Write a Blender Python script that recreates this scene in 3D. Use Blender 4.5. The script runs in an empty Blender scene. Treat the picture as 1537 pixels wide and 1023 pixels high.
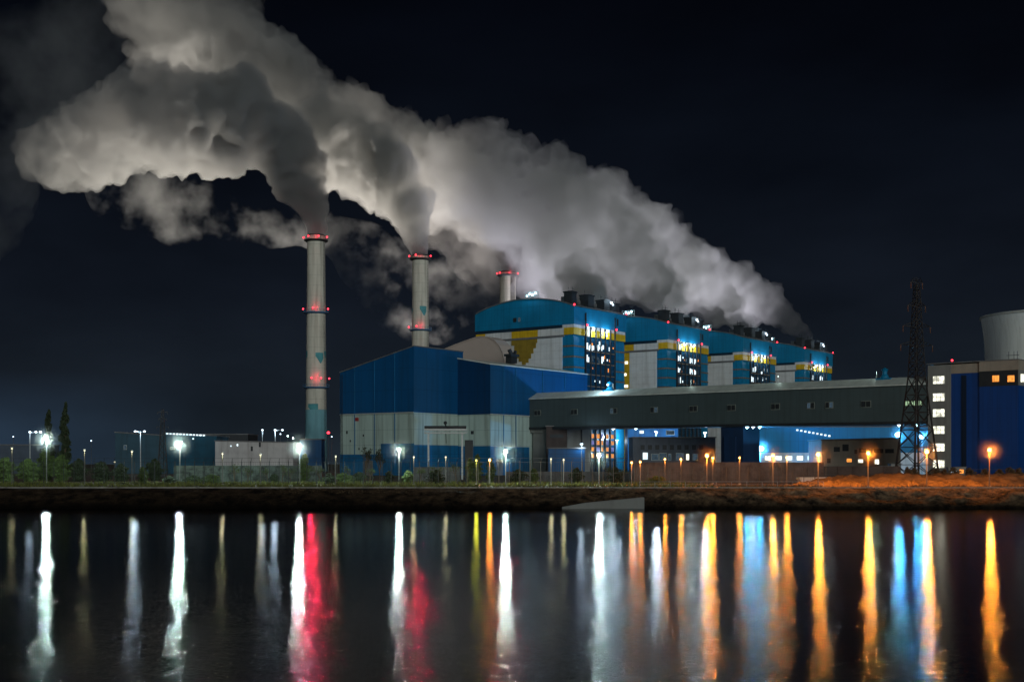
import bpy, bmesh, math, random
from mathutils import Vector, Matrix, noise
R = math.radians
random.seed(7)
S = bpy.context.scene
C = S.collection
FPX, CX, HY, CZ = 1850.0, 768.5, 695.0, 7.0      # focal length in photo pixels, centre column, horizon row, eye height over the water
G = 3.0                                           # ground level over the water

def wx(px, Y): return (px - CX) / FPX * Y
def wz(py, Y): return CZ + (HY - py) / FPX * Y
def at(px, py, Y): return Vector((wx(px, Y), Y, wz(py, Y)))

# ------------------------------------------------------------------ materials
def nodes_of(name):
    m = bpy.data.materials.new(name); m.use_nodes = True
    nt = m.node_tree; nt.nodes.clear()
    out = nt.nodes.new('ShaderNodeOutputMaterial')
    return m, nt, out
def N(nt, t, **kw):
    n = nt.nodes.new(t)
    for k, v in kw.items(): setattr(n, k, v)
    return n
def L(nt, a, b): nt.links.new(a, b)

def surf(name, col, rough=0.7, var=0.25, scale=0.3, stretch=(1, 1, 1), metal=0.0, bump=0.0, bscale=3.0, seams=None, stain=0.0, col2=None, spec=0.3):
    """painted / weathered surface: base colour broken by two noises, optional vertical rain stains and panel seams"""
    m, nt, out = nodes_of(name)
    b = N(nt, 'ShaderNodeBsdfPrincipled'); L(nt, b.outputs[0], out.inputs[0])
    b.inputs['Roughness'].default_value = rough; b.inputs['Metallic'].default_value = metal
    b.inputs['Specular IOR Level'].default_value = spec
    tc = N(nt, 'ShaderNodeTexCoord'); mp = N(nt, 'ShaderNodeMapping'); mp.inputs['Scale'].default_value = stretch
    L(nt, tc.outputs['Object'], mp.inputs[0])
    n1 = N(nt, 'ShaderNodeTexNoise'); n1.inputs['Scale'].default_value = scale; n1.inputs['Detail'].default_value = 6; n1.inputs['Roughness'].default_value = .65
    L(nt, mp.outputs[0], n1.inputs['Vector'])
    cr = N(nt, 'ShaderNodeValToRGB'); L(nt, n1.outputs[0], cr.inputs[0])
    c2 = col2 or tuple(c * (1 - var) for c in col)
    c3 = tuple(min(1, c * (1 + var * .6)) for c in col)
    cr.color_ramp.elements[0].position = .32; cr.color_ramp.elements[0].color = (*c2, 1)
    cr.color_ramp.elements[1].position = .68; cr.color_ramp.elements[1].color = (*c3, 1)
    e = cr.color_ramp.elements.new(.5); e.color = (*col, 1)
    last = cr.outputs[0]
    if stain > 0:
        m2 = N(nt, 'ShaderNodeMapping'); m2.inputs['Scale'].default_value = (.55, .55, .03); L(nt, tc.outputs['Object'], m2.inputs[0])
        n2 = N(nt, 'ShaderNodeTexNoise'); n2.inputs['Scale'].default_value = 1.3; n2.inputs['Detail'].default_value = 5; L(nt, m2.outputs[0], n2.inputs['Vector'])
        r2 = N(nt, 'ShaderNodeValToRGB'); L(nt, n2.outputs[0], r2.inputs[0])
        r2.color_ramp.elements[0].position = .48; r2.color_ramp.elements[0].color = (0, 0, 0, 1); r2.color_ramp.elements[1].position = .7; r2.color_ramp.elements[1].color = (stain,) * 3 + (1,)
        mx = N(nt, 'ShaderNodeMix', data_type='RGBA'); L(nt, r2.outputs[0], mx.inputs[0]); L(nt, last, mx.inputs[6])
        mx.inputs[7].default_value = (col[0] * .3 + .01, col[1] * .28 + .008, col[2] * .25 + .006, 1); last = mx.outputs[2]
    if seams:
        # straight seams along object z and along the horizontal axes
        sep = N(nt, 'ShaderNodeSeparateXYZ'); L(nt, tc.outputs['Object'], sep.inputs[0])
        add = N(nt, 'ShaderNodeMath', operation='ADD'); L(nt, sep.outputs[0], add.inputs[0]); L(nt, sep.outputs[1], add.inputs[1])
        masks = []
        for src, st, w in ((add.outputs[0], seams[0], seams[2]), (sep.outputs[2], seams[1], seams[2])):
            d = N(nt, 'ShaderNodeMath', operation='DIVIDE'); L(nt, src, d.inputs[0]); d.inputs[1].default_value = st
            f = N(nt, 'ShaderNodeMath', operation='FRACT'); L(nt, d.outputs[0], f.inputs[0])
            l = N(nt, 'ShaderNodeMath', operation='LESS_THAN'); L(nt, f.outputs[0], l.inputs[0]); l.inputs[1].default_value = w / st
            masks.append(l.outputs[0])
        mxm = N(nt, 'ShaderNodeMath', operation='MAXIMUM'); L(nt, masks[0], mxm.inputs[0]); L(nt, masks[1], mxm.inputs[1])
        ml = N(nt, 'ShaderNodeMath', operation='MULTIPLY'); L(nt, mxm.outputs[0], ml.inputs[0]); ml.inputs[1].default_value = .45
        mx = N(nt, 'ShaderNodeMix', data_type='RGBA'); L(nt, ml.outputs[0], mx.inputs[0]); L(nt, last, mx.inputs[6]); mx.inputs[7].default_value = (col[0] * .3, col[1] * .3, col[2] * .3, 1)
        last = mx.outputs[2]
    L(nt, last, b.inputs['Base Color'])
    if bump > 0:
        n3 = N(nt, 'ShaderNodeTexNoise'); n3.inputs['Scale'].default_value = bscale; n3.inputs['Detail'].default_value = 5; L(nt, tc.outputs['Object'], n3.inputs['Vector'])
        bp = N(nt, 'ShaderNodeBump'); bp.inputs['Strength'].default_value = 1; bp.inputs['Distance'].default_value = bump; L(nt, n3.outputs[0], bp.inputs['Height']); L(nt, bp.outputs[0], b.inputs['Normal'])
    return m

def glow(name, col, strength, var=0.0, scale=1.0, cells=False):
    m, nt, out = nodes_of(name)
    e = N(nt, 'ShaderNodeEmission'); e.inputs[0].default_value = (*col, 1); e.inputs[1].default_value = strength
    L(nt, e.outputs[0], out.inputs[0])
    if var > 0:
        tc = N(nt, 'ShaderNodeTexCoord')
        n = N(nt, 'ShaderNodeTexVoronoi' if cells else 'ShaderNodeTexNoise'); n.inputs['Scale'].default_value = scale
        L(nt, tc.outputs['Object'], n.inputs['Vector'])
        src = n.outputs['Color'] if cells else n.outputs[0]
        mr = N(nt, 'ShaderNodeMapRange'); L(nt, src, mr.inputs[0]); mr.inputs[1].default_value = .2; mr.inputs[2].default_value = .8
        mr.inputs[3].default_value = strength * (1 - var); mr.inputs[4].default_value = strength * (1 + var); L(nt, mr.outputs[0], e.inputs[1])
    return m

M = {}
M['teal'] = surf('teal_cladding', (.004, .165, .32), .55, .18, .12, (1, 1, .5), seams=(3.0, 6.0, .10), stain=.25, spec=.25)
M['blue'] = surf('blue_cladding', (.003, .068, .19), .5, .14, .07, (1, 1, .4), seams=(6.0, 7.0, .14), stain=.3, spec=.25)
M['blue_low'] = surf('lower_blue_cladding', (.006, .11, .26), .55, .25, .2, stain=.5, seams=(6.0, 7.0, .14))
M['blue_right'] = surf('deep_blue_cladding', (.005, .045, .20), .5, .18, .1, (1, 1, .4), stain=.3, seams=(1.2, 6.0, .06), spec=.2)
M['white'] = surf('white_panels', (.58, .60, .60), .7, .14, .15, seams=(3.0, 3.0, .08), stain=.3)
M['mint'] = surf('pale_green_white_panels', (.36, .47, .435), .7, .12, .12, (1, 1, .6), seams=(6.0, 5.0, .14), stain=.5)
M['yellow'] = surf('yellow_panels', (.56, .36, .012), .6, .18, .3, seams=(3.0, 3.0, .08), stain=.3)
M['ochre'] = surf('ochre_weathered_panels', (.25, .17, .02), .7, .2, .4, stain=.3)
M['dark'] = surf('dark_steel', (.02, .024, .028), .6, .3, .5)
M['darkband'] = surf('dark_window_band', (.012, .03, .05), .3, .4, 1.2, spec=.5)
M['glass'] = surf('dark_blue_glazing', (.006, .045, .09), .25, .35, .6, seams=(1.4, 1.3, .08), spec=.5)
M['rust'] = surf('rusty_brick_courses', (.16, .11, .07), .8, .9, 3.5, (1, 1, .2))
M['roofpale'] = surf('pale_roof_sheet', (.55, .60, .56), .6, .2, .3, stain=.1)
M['roofgrey'] = surf('grey_roof_felt', (.13, .13, .13), .8, .3, .3)
M['pink'] = surf('pinkish_render', (.42, .35, .31), .8, .06, .06)
M['gallery'] = surf('green_grey_sheet', (.058, .083, .088), .7, .12, .1, seams=(2.0, 20.0, .05), stain=.2)
M['concrete'] = surf('weathered_concrete', (.42, .41, .36), .85, .10, .12, (1, 1, .4), stain=.3, bump=.03)
M['chim'] = surf('chimney_concrete', (.52, .50, .43), .85, .18, .22, (1, 1, .3), stain=.5, bump=.05, seams=(9999, 5.0, .14))
M['bluering'] = surf('blue_painted_steel', (.06, .16, .30), .5, .2, .6)
M['tealpatch'] = surf('teal_painted_patch', (.07, .26, .29), .8, .3, .5)
M['greyrender'] = surf('grey_rendered_wall', (.19, .195, .185), .8, .12, .25, stain=.25)
M['tan'] = surf('tan_render', (.27, .235, .19), .8, .12, .25, stain=.25)
M['brownwall'] = surf('brown_wall', (.05, .038, .035), .8, .3, .3, stain=.3)
M['wallconc'] = surf('precast_concrete_wall', (.085, .09, .09), .85, .45, .5, stain=.5, seams=(3.0, 9, .12))
M['frame'] = surf('window_frame_paint', (.35, .38, .36), .6, .2, 1)
M['steel'] = surf('galvanised_steel', (.28, .30, .30), .5, .2, 2, metal=.3)
M['pylon'] = surf('painted_lattice_steel', (.022, .02, .02), .6, .3, 1)
M['asphalt'] = surf('asphalt', (.05, .05, .05), .9, .3, 1, bump=.02)
M['kerb'] = surf('kerb_concrete', (.24, .23, .20), .85, .7, .35, bump=.02)
M['bark'] = surf('bark', (.07, .05, .035), .9, .4, 3)
M['leafdark'] = surf('dark_foliage', (.022, .032, .014), .8, .5, 1.5)
M['leaf'] = surf('shrub_foliage', (.05, .075, .02), .8, .5, 1.2)
M['grass'] = surf('grass_blades', (.085, .095, .02), .8, .9, .25)
M['drygrass'] = surf('dry_grass', (.12, .085, .045), .9, .5, .5)
M['soil'] = surf('soil', (.10, .075, .05), .95, .55, .22, bump=.25, bscale=.8)
M['fence'] = surf('dark_galvanised_fence', (.055, .055, .05), .6, .3, 2)
M['lampsteel'] = surf('lamp_pole_steel', (.09, .09, .085), .6, .3, 2)
M['dimframe'] = surf('dull_window_frame', (.16, .18, .16), .7, .3, 1)
M['blue_shade'] = surf('blue_painted_shade', (.002, .035, .105), .5, .14, .07, (1, 1, .4), seams=(6.0, 7.0, .14), stain=.3)  # blue cladding darkened to carry painted shade
M['insul'] = surf('insulator', (.12, .06, .04), .4, .2, 2)

# bank: dark wet soil that becomes lighter dry earth above
def bank_mat():
    m, nt, out = nodes_of('riverbank_soil')
    b = N(nt, 'ShaderNodeBsdfPrincipled'); L(nt, b.outputs[0], out.inputs[0]); b.inputs['Roughness'].default_value = .95; b.inputs['Specular IOR Level'].default_value = .1
    tc = N(nt, 'ShaderNodeTexCoord'); sep = N(nt, 'ShaderNodeSeparateXYZ'); L(nt, tc.outputs['Object'], sep.inputs[0])
    n = N(nt, 'ShaderNodeTexNoise'); n.inputs['Scale'].default_value = .5; n.inputs['Detail'].default_value = 8; n.inputs['Roughness'].default_value = .7; L(nt, tc.outputs['Object'], n.inputs['Vector'])
    r = N(nt, 'ShaderNodeValToRGB'); L(nt, n.outputs[0], r.inputs[0])
    r.color_ramp.elements[0].position = .38; r.color_ramp.elements[0].color = (.008, .006, .005, 1)
    r.color_ramp.elements[1].position = .7; r.color_ramp.elements[1].color = (.13, .085, .05, 1)
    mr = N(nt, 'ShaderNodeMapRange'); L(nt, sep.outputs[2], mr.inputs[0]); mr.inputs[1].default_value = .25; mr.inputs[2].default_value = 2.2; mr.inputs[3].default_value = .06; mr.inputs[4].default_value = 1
    mxx = N(nt, 'ShaderNodeMapRange'); L(nt, sep.outputs[0], mxx.inputs[0]); mxx.inputs[1].default_value = -30; mxx.inputs[2].default_value = 45; mxx.inputs[3].default_value = .6; mxx.inputs[4].default_value = 3.2  # soil brightened to the right, painting in the orange lamplight
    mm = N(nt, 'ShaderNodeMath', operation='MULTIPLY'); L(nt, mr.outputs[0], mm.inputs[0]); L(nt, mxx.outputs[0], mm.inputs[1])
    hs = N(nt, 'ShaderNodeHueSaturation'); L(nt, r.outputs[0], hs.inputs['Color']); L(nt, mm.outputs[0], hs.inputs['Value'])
    L(nt, hs.outputs[0], b.inputs['Base Color'])
    n3 = N(nt, 'ShaderNodeTexNoise'); n3.inputs['Scale'].default_value = 1.6; n3.inputs['Detail'].default_value = 8; L(nt, tc.outputs['Object'], n3.inputs['Vector'])
    bp = N(nt, 'ShaderNodeBump'); bp.inputs['Distance'].default_value = .5; L(nt, n3.outputs[0], bp.inputs['Height']); L(nt, bp.outputs[0], b.inputs['Normal'])
    return m
M['bank'] = bank_mat()

def water_mat():
    m, nt, out = nodes_of('river_water')
    b = N(nt, 'ShaderNodeBsdfGlossy', distribution='BECKMANN'); df = N(nt, 'ShaderNodeBsdfDiffuse'); df.inputs[0].default_value = (.0012, .0035, .007, 1)
    fr = N(nt, 'ShaderNodeFresnel'); fr.inputs[0].default_value = 1.15; mxs = N(nt, 'ShaderNodeMixShader')
    L(nt, fr.outputs[0], mxs.inputs[0]); L(nt, df.outputs[0], mxs.inputs[1]); L(nt, b.outputs[0], mxs.inputs[2]); L(nt, mxs.outputs[0], out.inputs[0])
    tc = N(nt, 'ShaderNodeTexCoord')
    # slow time-averaged swell = roughness; small remaining ripples = bump
    n0 = N(nt, 'ShaderNodeTexNoise'); n0.inputs['Scale'].default_value = .035; n0.inputs['Detail'].default_value = 3
    mp0 = N(nt, 'ShaderNodeMapping'); mp0.inputs['Scale'].default_value = (.35, 1.6, 1); L(nt, tc.outputs['Object'], mp0.inputs[0]); L(nt, mp0.outputs[0], n0.inputs['Vector'])
    mr = N(nt, 'ShaderNodeMapRange'); L(nt, n0.outputs[0], mr.inputs[0]); mr.inputs[1].default_value = .3; mr.inputs[2].default_value = .7; mr.inputs[3].default_value = .11; mr.inputs[4].default_value = .16
    sy = N(nt, 'ShaderNodeSeparateXYZ'); L(nt, tc.outputs['Object'], sy.inputs[0])
    my = N(nt, 'ShaderNodeMapRange'); L(nt, sy.outputs[1], my.inputs[0]); my.inputs[1].default_value = 40; my.inputs[2].default_value = 170; my.inputs[3].default_value = .40; my.inputs[4].default_value = 1
    ml = N(nt, 'ShaderNodeMath', operation='MULTIPLY'); L(nt, mr.outputs[0], ml.inputs[0]); L(nt, my.outputs[0], ml.inputs[1]); L(nt, ml.outputs[0], b.inputs['Roughness'])
    mp = N(nt, 'ShaderNodeMapping'); mp.inputs['Scale'].default_value = (.8, 1.5, 1); L(nt, tc.outputs['Object'], mp.inputs[0])
    n1 = N(nt, 'ShaderNodeTexNoise'); n1.inputs['Scale'].default_value = 4.2; n1.inputs['Detail'].default_value = 3; n1.inputs['Roughness'].default_value = .55; L(nt, mp.outputs[0], n1.inputs['Vector'])
    n2 = N(nt, 'ShaderNodeTexNoise'); n2.inputs['Scale'].default_value = .35; n2.inputs['Detail'].default_value = 2; L(nt, mp.outputs[0], n2.inputs['Vector'])
    s2 = N(nt, 'ShaderNodeMath', operation='MULTIPLY_ADD'); L(nt, n2.outputs[0], s2.inputs[0]); s2.inputs[1].default_value = .8; L(nt, n1.outputs[0], s2.inputs[2])
    bp = N(nt, 'ShaderNodeBump'); bp.inputs['Strength'].default_value = 1; md_ = N(nt, 'ShaderNodeMapRange'); L(nt, sy.outputs[1], md_.inputs[0]); md_.inputs[1].default_value = 38; md_.inputs[2].default_value = 120; md_.inputs[3].default_value = .022; md_.inputs[4].default_value = .009; L(nt, md_.outputs[0], bp.inputs['Distance']); L(nt, s2.outputs[0], bp.inputs['Height']); L(nt, bp.outputs[0], b.inputs['Normal'])
    return m
M['water'] = water_mat()

WIN = {
 'cold': glow('cold_white_window', (.75, .92, 1.0), 1.6, .4, .8),
 'office': glow('office_window_light', (.95, .93, .75), 1.5, .55, .9, True),
 'warm': glow('orange_window', (1.0, .33, .06), 1.3, .5, 1.5),
 'dim': glow('dim_window', (.28, .45, .6), .12, .6, 1.5),
 'orange': glow('orange_lit_bay', (1.0, .38, .10), .75, .6, 1.0),
 'violet': glow('violet_lit_bay', (.35, .38, .9), .45, .5, 1.0),
 'green': glow('greenish_window', (.5, .75, .45), .55, .7, 2.5),
}
RED = glow('red_beacon', (1.0, .03, .05), 6)
def bulbmat(name, col, s): return glow(name, col, s)
BULB = {'w': bulbmat('white_lamp_glass', (.80, 1.0, .97), 14), 'y': bulbmat('warm_white_lamp_glass', (1.0, .92, .62), 2.2),
        'o': bulbmat('sodium_lamp_glass', (1.0, .50, .13), 14), 'g': bulbmat('yellow_lamp_glass', (1.0, .80, .15), 4),
        'c': bulbmat('cyan_flood_glass', (.45, .85, 1.0), 10), 'b': bulbmat('blue_white_glass', (.7, .85, 1.0), 4)}
LCOL = {'w': (.72, 1.0, .94), 'y': (1.0, .95, .55), 'o': (1.0, .27, .03), 'g': (.85, .85, .06), 'c': (.05, .42, 1.0), 'b': (.6, .8, 1.0), 'r': (1.0, .01, .05), 'm': (1.0, .72, .45), 'v': (.45, .4, 1.0)}

# ------------------------------------------------------------------ mesh helpers
class MB:
    def __init__(s): s.v = []; s.f = []
    def quad(s, *p):
        i = len(s.v); s.v += [tuple(q) for q in p]; s.f.append(tuple(range(i, i + len(p))))
        return s
    def box(s, x0, x1, y0, y1, z0, z1):
        i = len(s.v)
        s.v += [(x0, y0, z0), (x1, y0, z0), (x1, y1, z0), (x0, y1, z0), (x0, y0, z1), (x1, y0, z1), (x1, y1, z1), (x0, y1, z1)]
        s.f += [tuple(i + k for k in q) for q in ((3, 2, 1, 0), (4, 5, 6, 7), (0, 1, 5, 4), (1, 2, 6, 5), (2, 3, 7, 6), (3, 0, 4, 7))]
        return s
    def prism(s, poly, axis, a, b):
        """extrude a 2-D polygon along an axis ('x': poly=(y,z), 'y': poly=(x,z), 'z': poly=(x,y)) from a to b"""
        i = len(s.v); n = len(poly)
        def P(p, t): return {'x': (t, p[0], p[1]), 'y': (p[0], t, p[1]), 'z': (p[0], p[1], t)}[axis]
        s.v += [P(p, a) for p in poly] + [P(p, b) for p in poly]
        s.f.append(tuple(range(i, i + n))[::-1]); s.f.append(tuple(range(i + n, i + 2 * n)))
        for k in range(n): s.f.append((i + k, i + (k + 1) % n, i + n + (k + 1) % n, i + n + k))
        return s
    def tube(s, a, b, r0, r1=None, n=6):
        a, b = Vector(a), Vector(b); r1 = r0 if r1 is None else r1
        d = (b - a)
        if d.length < 1e-6: return s
        d.normalize(); x = d.orthogonal().normalized(); y = d.cross(x); i = len(s.v)
        for p, r in ((a, r0), (b, r1)):
            for k in range(n):
                t = 2 * math.pi * k / n; s.v.append(tuple(p + x * math.cos(t) * r + y * math.sin(t) * r))
        for k in range(n): s.f.append((i + k, i + (k + 1) % n, i + n + (k + 1) % n, i + n + k))
        s.f.append(tuple(i + k for k in range(n))[::-1]); s.f.append(tuple(i + n + k for k in range(n)))
        return s
    def lathe(s, prof, cx=0, cy=0, n=48, cap=True):
        i = len(s.v)
        for r, z in prof:
            for k in range(n):
                t = 2 * math.pi * k / n; s.v.append((cx + r * math.cos(t), cy + r * math.sin(t), z))
        for j in range(len(prof) - 1):
            for k in range(n):
                a = i + j * n + k; b = i + j * n + (k + 1) % n; s.f.append((a, b, b + n, a + n))
        if cap:
            s.f.append(tuple(i + k for k in range(n))[::-1]); s.f.append(tuple(i + (len(prof) - 1) * n + k for k in range(n)))
        return s
    def ball(s, c, r, sq=1.0, n=10):
        i = len(s.v); m = n // 2 + 1
        for j in range(m + 1):
            ph = math.pi * j / m
            for k in range(n):
                t = 2 * math.pi * k / n; s.v.append((c[0] + r * math.sin(ph) * math.cos(t), c[1] + r * math.sin(ph) * math.sin(t), c[2] + r * sq * math.cos(ph)))
        for j in range(m):
            for k in range(n):
                a = i + j * n + k; b = i + j * n + (k + 1) % n; s.f.append((a, a + n, b + n, b))
        return s
    def leafcloud(s, c, rad, count, size, rng):
        for _ in range(count):
            while True:
                p = Vector((rng.uniform(-1, 1), rng.uniform(-1, 1), rng.uniform(-1, 1)))
                if .1 < p.length < 1: break
            p = Vector((c[0] + p.x * rad[0], c[1] + p.y * rad[1], c[2] + p.z * rad[2]))
            a = Vector((rng.uniform(-1, 1), rng.uniform(-1, 1), rng.uniform(-1, 1))).normalized(); b = a.orthogonal().normalized()
            w = size * rng.uniform(.5, 1.3)
            s.quad(p - a * w, p + b * w * .5, p + a * w, p - b * w * .5)
        return s
    def build(s, name, mat, parent=None, smooth=False):
        me = bpy.data.meshes.new(name); me.from_pydata(s.v, [], s.f); me.update()
        if mat: me.materials.append(mat)
        o = bpy.data.objects.new(name, me); C.objects.link(o)
        if parent:
            o.parent = parent
            r = parent
            while r.parent: r = r.parent
            me.transform(Matrix.Translation((0, 0, -r.location.z)))
        bm = bmesh.new(); bm.from_mesh(me); bmesh.ops.recalc_face_normals(bm, faces=bm.faces); bm.to_mesh(me); bm.free()
        if smooth:
            for p in me.polygons: p.use_smooth = True
        return o

def tag(o, label=None, cat=None, group=None, kind=None):
    if label: o['label'] = label
    if cat: o['category'] = cat
    if group: o['group'] = group
    if kind: o['kind'] = kind
    return o
def empty(name, x, y, z=G, rz=0.0, **kw):
    o = bpy.data.objects.new(name, None); C.objects.link(o); o.location = (x, y, z); o.rotation_euler = (0, 0, rz); o.empty_display_size = .5
    return tag(o, **kw)
def light(parent, loc, col, power, radius=.2, typ='POINT', aim=None, spot=120, blend=.6):
    ld = bpy.data.lights.new('lamp_light', typ); ld.energy = power; ld.color = col
    ld.shadow_soft_size = radius
    if typ == 'SPOT': ld.spot_size = R(spot); ld.spot_blend = blend
    o = bpy.data.objects.new('lamp_light', ld); C.objects.link(o)
    if parent:
        o.parent = parent; r = parent
        while r.parent: r = r.parent
        o.location = (loc[0], loc[1], loc[2] - r.location.z)
    else: o.location = loc
    if aim is not None:
        o.rotation_euler = Vector(aim).to_track_quat('-Z', 'Y').to_euler()
    return o

# plant axes: u runs away to the right along the row of boiler houses, v runs away to the left
UA = math.atan2(.805, .593)
U = Vector((.593, .805, 0)); V = Vector((-.805, .593, 0))

# ------------------------------------------------------------------ ground, bank, water
w = MB()
w.quad((-3500, -60, 0), (3500, -60, 0), (3500, 193.2, 0), (-3500, 193.2, 0))
tag(w.build('water', M['water']), kind='structure')
g = MB()
g.quad((-4000, 206.5, G), (4000, 206.5, G), (4000, 6000, G), (-4000, 6000, G))
tag(g.build('ground', M['soil']), kind='structure')

def bank_h(x, y):
    t = (y - 191.0) / 7.6
    t = max(0, min(1.35, t))
    n1 = noise.fractal(Vector((x * .06, y * .12, 1.3)), 1.0, 2.1, 4)
    n2 = noise.fractal(Vector((x * .35, y * .35, 4.3)), .9, 2.1, 5)
    k = max(0, min(1, (x + 10) / 40))
    prof = -0.9 + 3.88 * min(1, t) ** .42
    lump = (n1 * 1.1 + n2 * .5) * (0.35 + .5 * k) * math.sin(min(1, t) * math.pi)
    return min(prof + lump, 2.98)
xs = [-260 + i * .8 for i in range(651)]; ys = [189 + j * .55 for j in range(20)] + [199.4, 206.6]
b = MB()
for y in ys:
    for x in xs:
        b.v.append((x, y, 2.985 if y >= 199.3 else bank_h(x, y)))
nx = len(xs)
for j in range(len(ys) - 1):
    for i in range(nx - 1): b.f.append((j * nx + i, j * nx + i + 1, (j + 1) * nx + i + 1, (j + 1) * nx + i))
tag(b.build('riverbank', M['bank'], smooth=True), kind='structure')
for sx in (-1, 1):   # plain continuations of the bank far beyond the picture
    q = MB(); x0, x1 = sorted((sx * 259.9, sx * 3500))
    q.quad((x0, 190, -.9), (x1, 190, -.9), (x1, 198.6, 2.97), (x0, 198.6, 2.97)).quad((x0, 198.6, 2.97), (x1, 198.6, 2.97), (x1, 206.6, 2.985), (x0, 206.6, 2.985))
    tag(q.build('riverbank', M['bank']), kind='structure')
k = MB(); k.box(-260, 260, 200.0, 200.35, 2.9, 3.16)
tag(k.build('kerb', M['kerb']), kind='structure')
k = MB(); k.box(-260, 260, 200.35, 204.2, 2.9, 3.03)
tag(k.build('path', M['asphalt']), kind='structure')
# concrete slipway at the water's edge
sl = MB(); sl.prism([(wx(843, 193), .25), (wx(878, 192), .9), (wx(966, 192), 1.75), (wx(966, 192), -.4), (wx(843, 193), -.4)], 'y', 190.9, 194.5)
o = sl.build('concrete_slab', M['greyrender']); tag(o, 'pale flat concrete slab lying at the foot of the bank by the water', 'slab')

# mounds of dry earth on the right
def mound(cx, cy, rx, ry, h, seed):
    m = MB(); nxx, nyy = 180, 44
    for j in range(nyy + 1):
        for i in range(nxx + 1):
            a = -1 + 2 * i / nxx; c = -1 + 2 * j / nyy
            r = a ** 6 + c * c
            hh = h * max(0, 1 - r) ** .7
            n = noise.fractal(Vector((a * 6 + seed, c * 3, seed)), .9, 2.1, 5)
            n2 = noise.fractal(Vector((a * 22 + seed, c * 8, seed)), .8, 2.1, 4); m.v.append((cx + a * rx, cy + c * ry, G - .1 + hh * (1 + .5 * n) + (n2 * .35 if hh > 0 else 0)))
    for j in range(nyy):
        for i in range(nxx):
            q = j * (nxx + 1) + i; m.f.append((q, q + 1, q + nxx + 2, q + nxx + 1))
    return m
tag(mound(84, 222, 33, 9, 1.9, 3.1).build('earth_mound', M['drygrass'], smooth=True), kind='structure')
tag(mound(66, 214, 18, 5, .9, 8.1).build('earth_mound', M['drygrass'], smooth=True), kind='structure')

# grass (nobody could count it)
rng = random.Random(5)
def grass_mesh(x0, x1, y0, y1, n, hmin, hmax, zf=None):
    m = MB()
    for _ in range(n):
        x = rng.uniform(x0, x1); y = rng.uniform(y0, y1)
        if noise.noise(Vector((x * .12, y * .2, 0))) < rng.uniform(-.3, .25): continue
        h = rng.uniform(hmin, hmax) * (1 + noise.noise(Vector((x * .3, y * .3, 5)))); z = zf(x, y) if zf else G - .02
        a = rng.uniform(0, math.pi); dx, dy = math.cos(a) * .12, math.sin(a) * .12; lx, ly = rng.uniform(-.2, .2), rng.uniform(-.2, .2)
        m.v += [(x - dx, y - dy, z), (x + dx, y + dy, z), (x + lx, y + ly, z + h)]; i = len(m.v) - 3; m.f.append((i, i + 1, i + 2))
    return m
tag(grass_mesh(-112, 35, 204.4, 252, 26000, .2, .6).build('grass', M['grass']), 'short lamp-lit green grass between the waterside path and the fence', 'grass', kind='stuff')
tag(grass_mesh(35, 110, 204.4, 215, 9000, .2, .5).build('dry_grass', M['drygrass']), 'dry orange-lit grass beside the path under the sodium lamps', 'grass', kind='stuff')
tag(grass_mesh(-40, 100, 195.6, 199.2, 3500, .05, .22, lambda x, y: bank_h(x, y) - .05).build('bank_grass', M['drygrass']), 'tufts of dry grass growing on the river bank', 'grass', kind='stuff')

# ------------------------------------------------------------------ street lamps
def halo_mat():
    m, nt, out = nodes_of('lamp_halo_scatter'); v = N(nt, 'ShaderNodeVolumeScatter'); v.inputs['Color'].default_value = (1, 1, 1, 1); v.inputs['Anisotropy'].default_value = .3
    tc = N(nt, 'ShaderNodeTexCoord'); ln = N(nt, 'ShaderNodeVectorMath', operation='LENGTH'); L(nt, tc.outputs['Object'], ln.inputs[0])
    mr = N(nt, 'ShaderNodeMapRange'); L(nt, ln.outputs['Value'], mr.inputs[0]); mr.inputs[1].default_value = 1; mr.inputs[2].default_value = 0; mr.inputs[3].default_value = 0; mr.inputs[4].default_value = 1
    p = N(nt, 'ShaderNodeMath', operation='POWER'); L(nt, mr.outputs[0], p.inputs[0]); p.inputs[1].default_value = 3.2
    k_ = N(nt, 'ShaderNodeMath', operation='MULTIPLY'); L(nt, p.outputs[0], k_.inputs[0]); k_.inputs[1].default_value = HALO_DENSITY
    L(nt, k_.outputs[0], v.inputs['Density']); L(nt, v.outputs[0], out.inputs['Volume']); return m
HALO_DENSITY = .036
M['lamp_halo'] = halo_mat()
def halo(root, loc, rad):
    o = MB().ball((0, 0, 0), 1.0, 1.0, 16).build('lamp_halo', M['lamp_halo'], None, True)  # scattering ball added around a lamp to give it a glow
    o.parent = root; o.location = (loc[0], loc[1], loc[2] - root.location.z); o.scale = (rad,) * 3
    return o

def lamp(px, top, Yd, kind, power, label, group, cat='street lamp', big=.34, name='street_lamp', haze=0.0, foot=G, rad=.16):
    X = wx(px, Yd); zt = wz(top, Yd)
    r = empty(name, X, Yd, foot, label=label, cat=cat, group=group)
    m = MB(); m.tube((0, 0, foot), (0, 0, zt - .15), .11 if big > .25 else .08, .06, 8); m.build('pole', M['lampsteel'], r)
    MB().box(-.22, .22, -.22, .22, foot - .02, foot + .25).build('base', M['kerb'], r)
    h = MB(); h.box(-.28 * big / .3, .28 * big / .3, -.25, .25, zt + .02, zt + .16); h.tube((0, 0, zt - .2), (0, 0, zt + .05), .05, .05); h.build('lamp_head', M['steel'], r)
    MB().ball((0, -.02, zt - big * .72), big, .7, 12).build('bulb', BULB[kind], r, True)
    light(r, (0, -.30 - big, zt - .45), LCOL[kind], power, rad)
    if haze: halo(r, (0, -.30 - big, zt - .45), haze)  # haze is the radius of the added glow ball
    return r
GW = 'tall white street lamps along the left bank'
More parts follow.
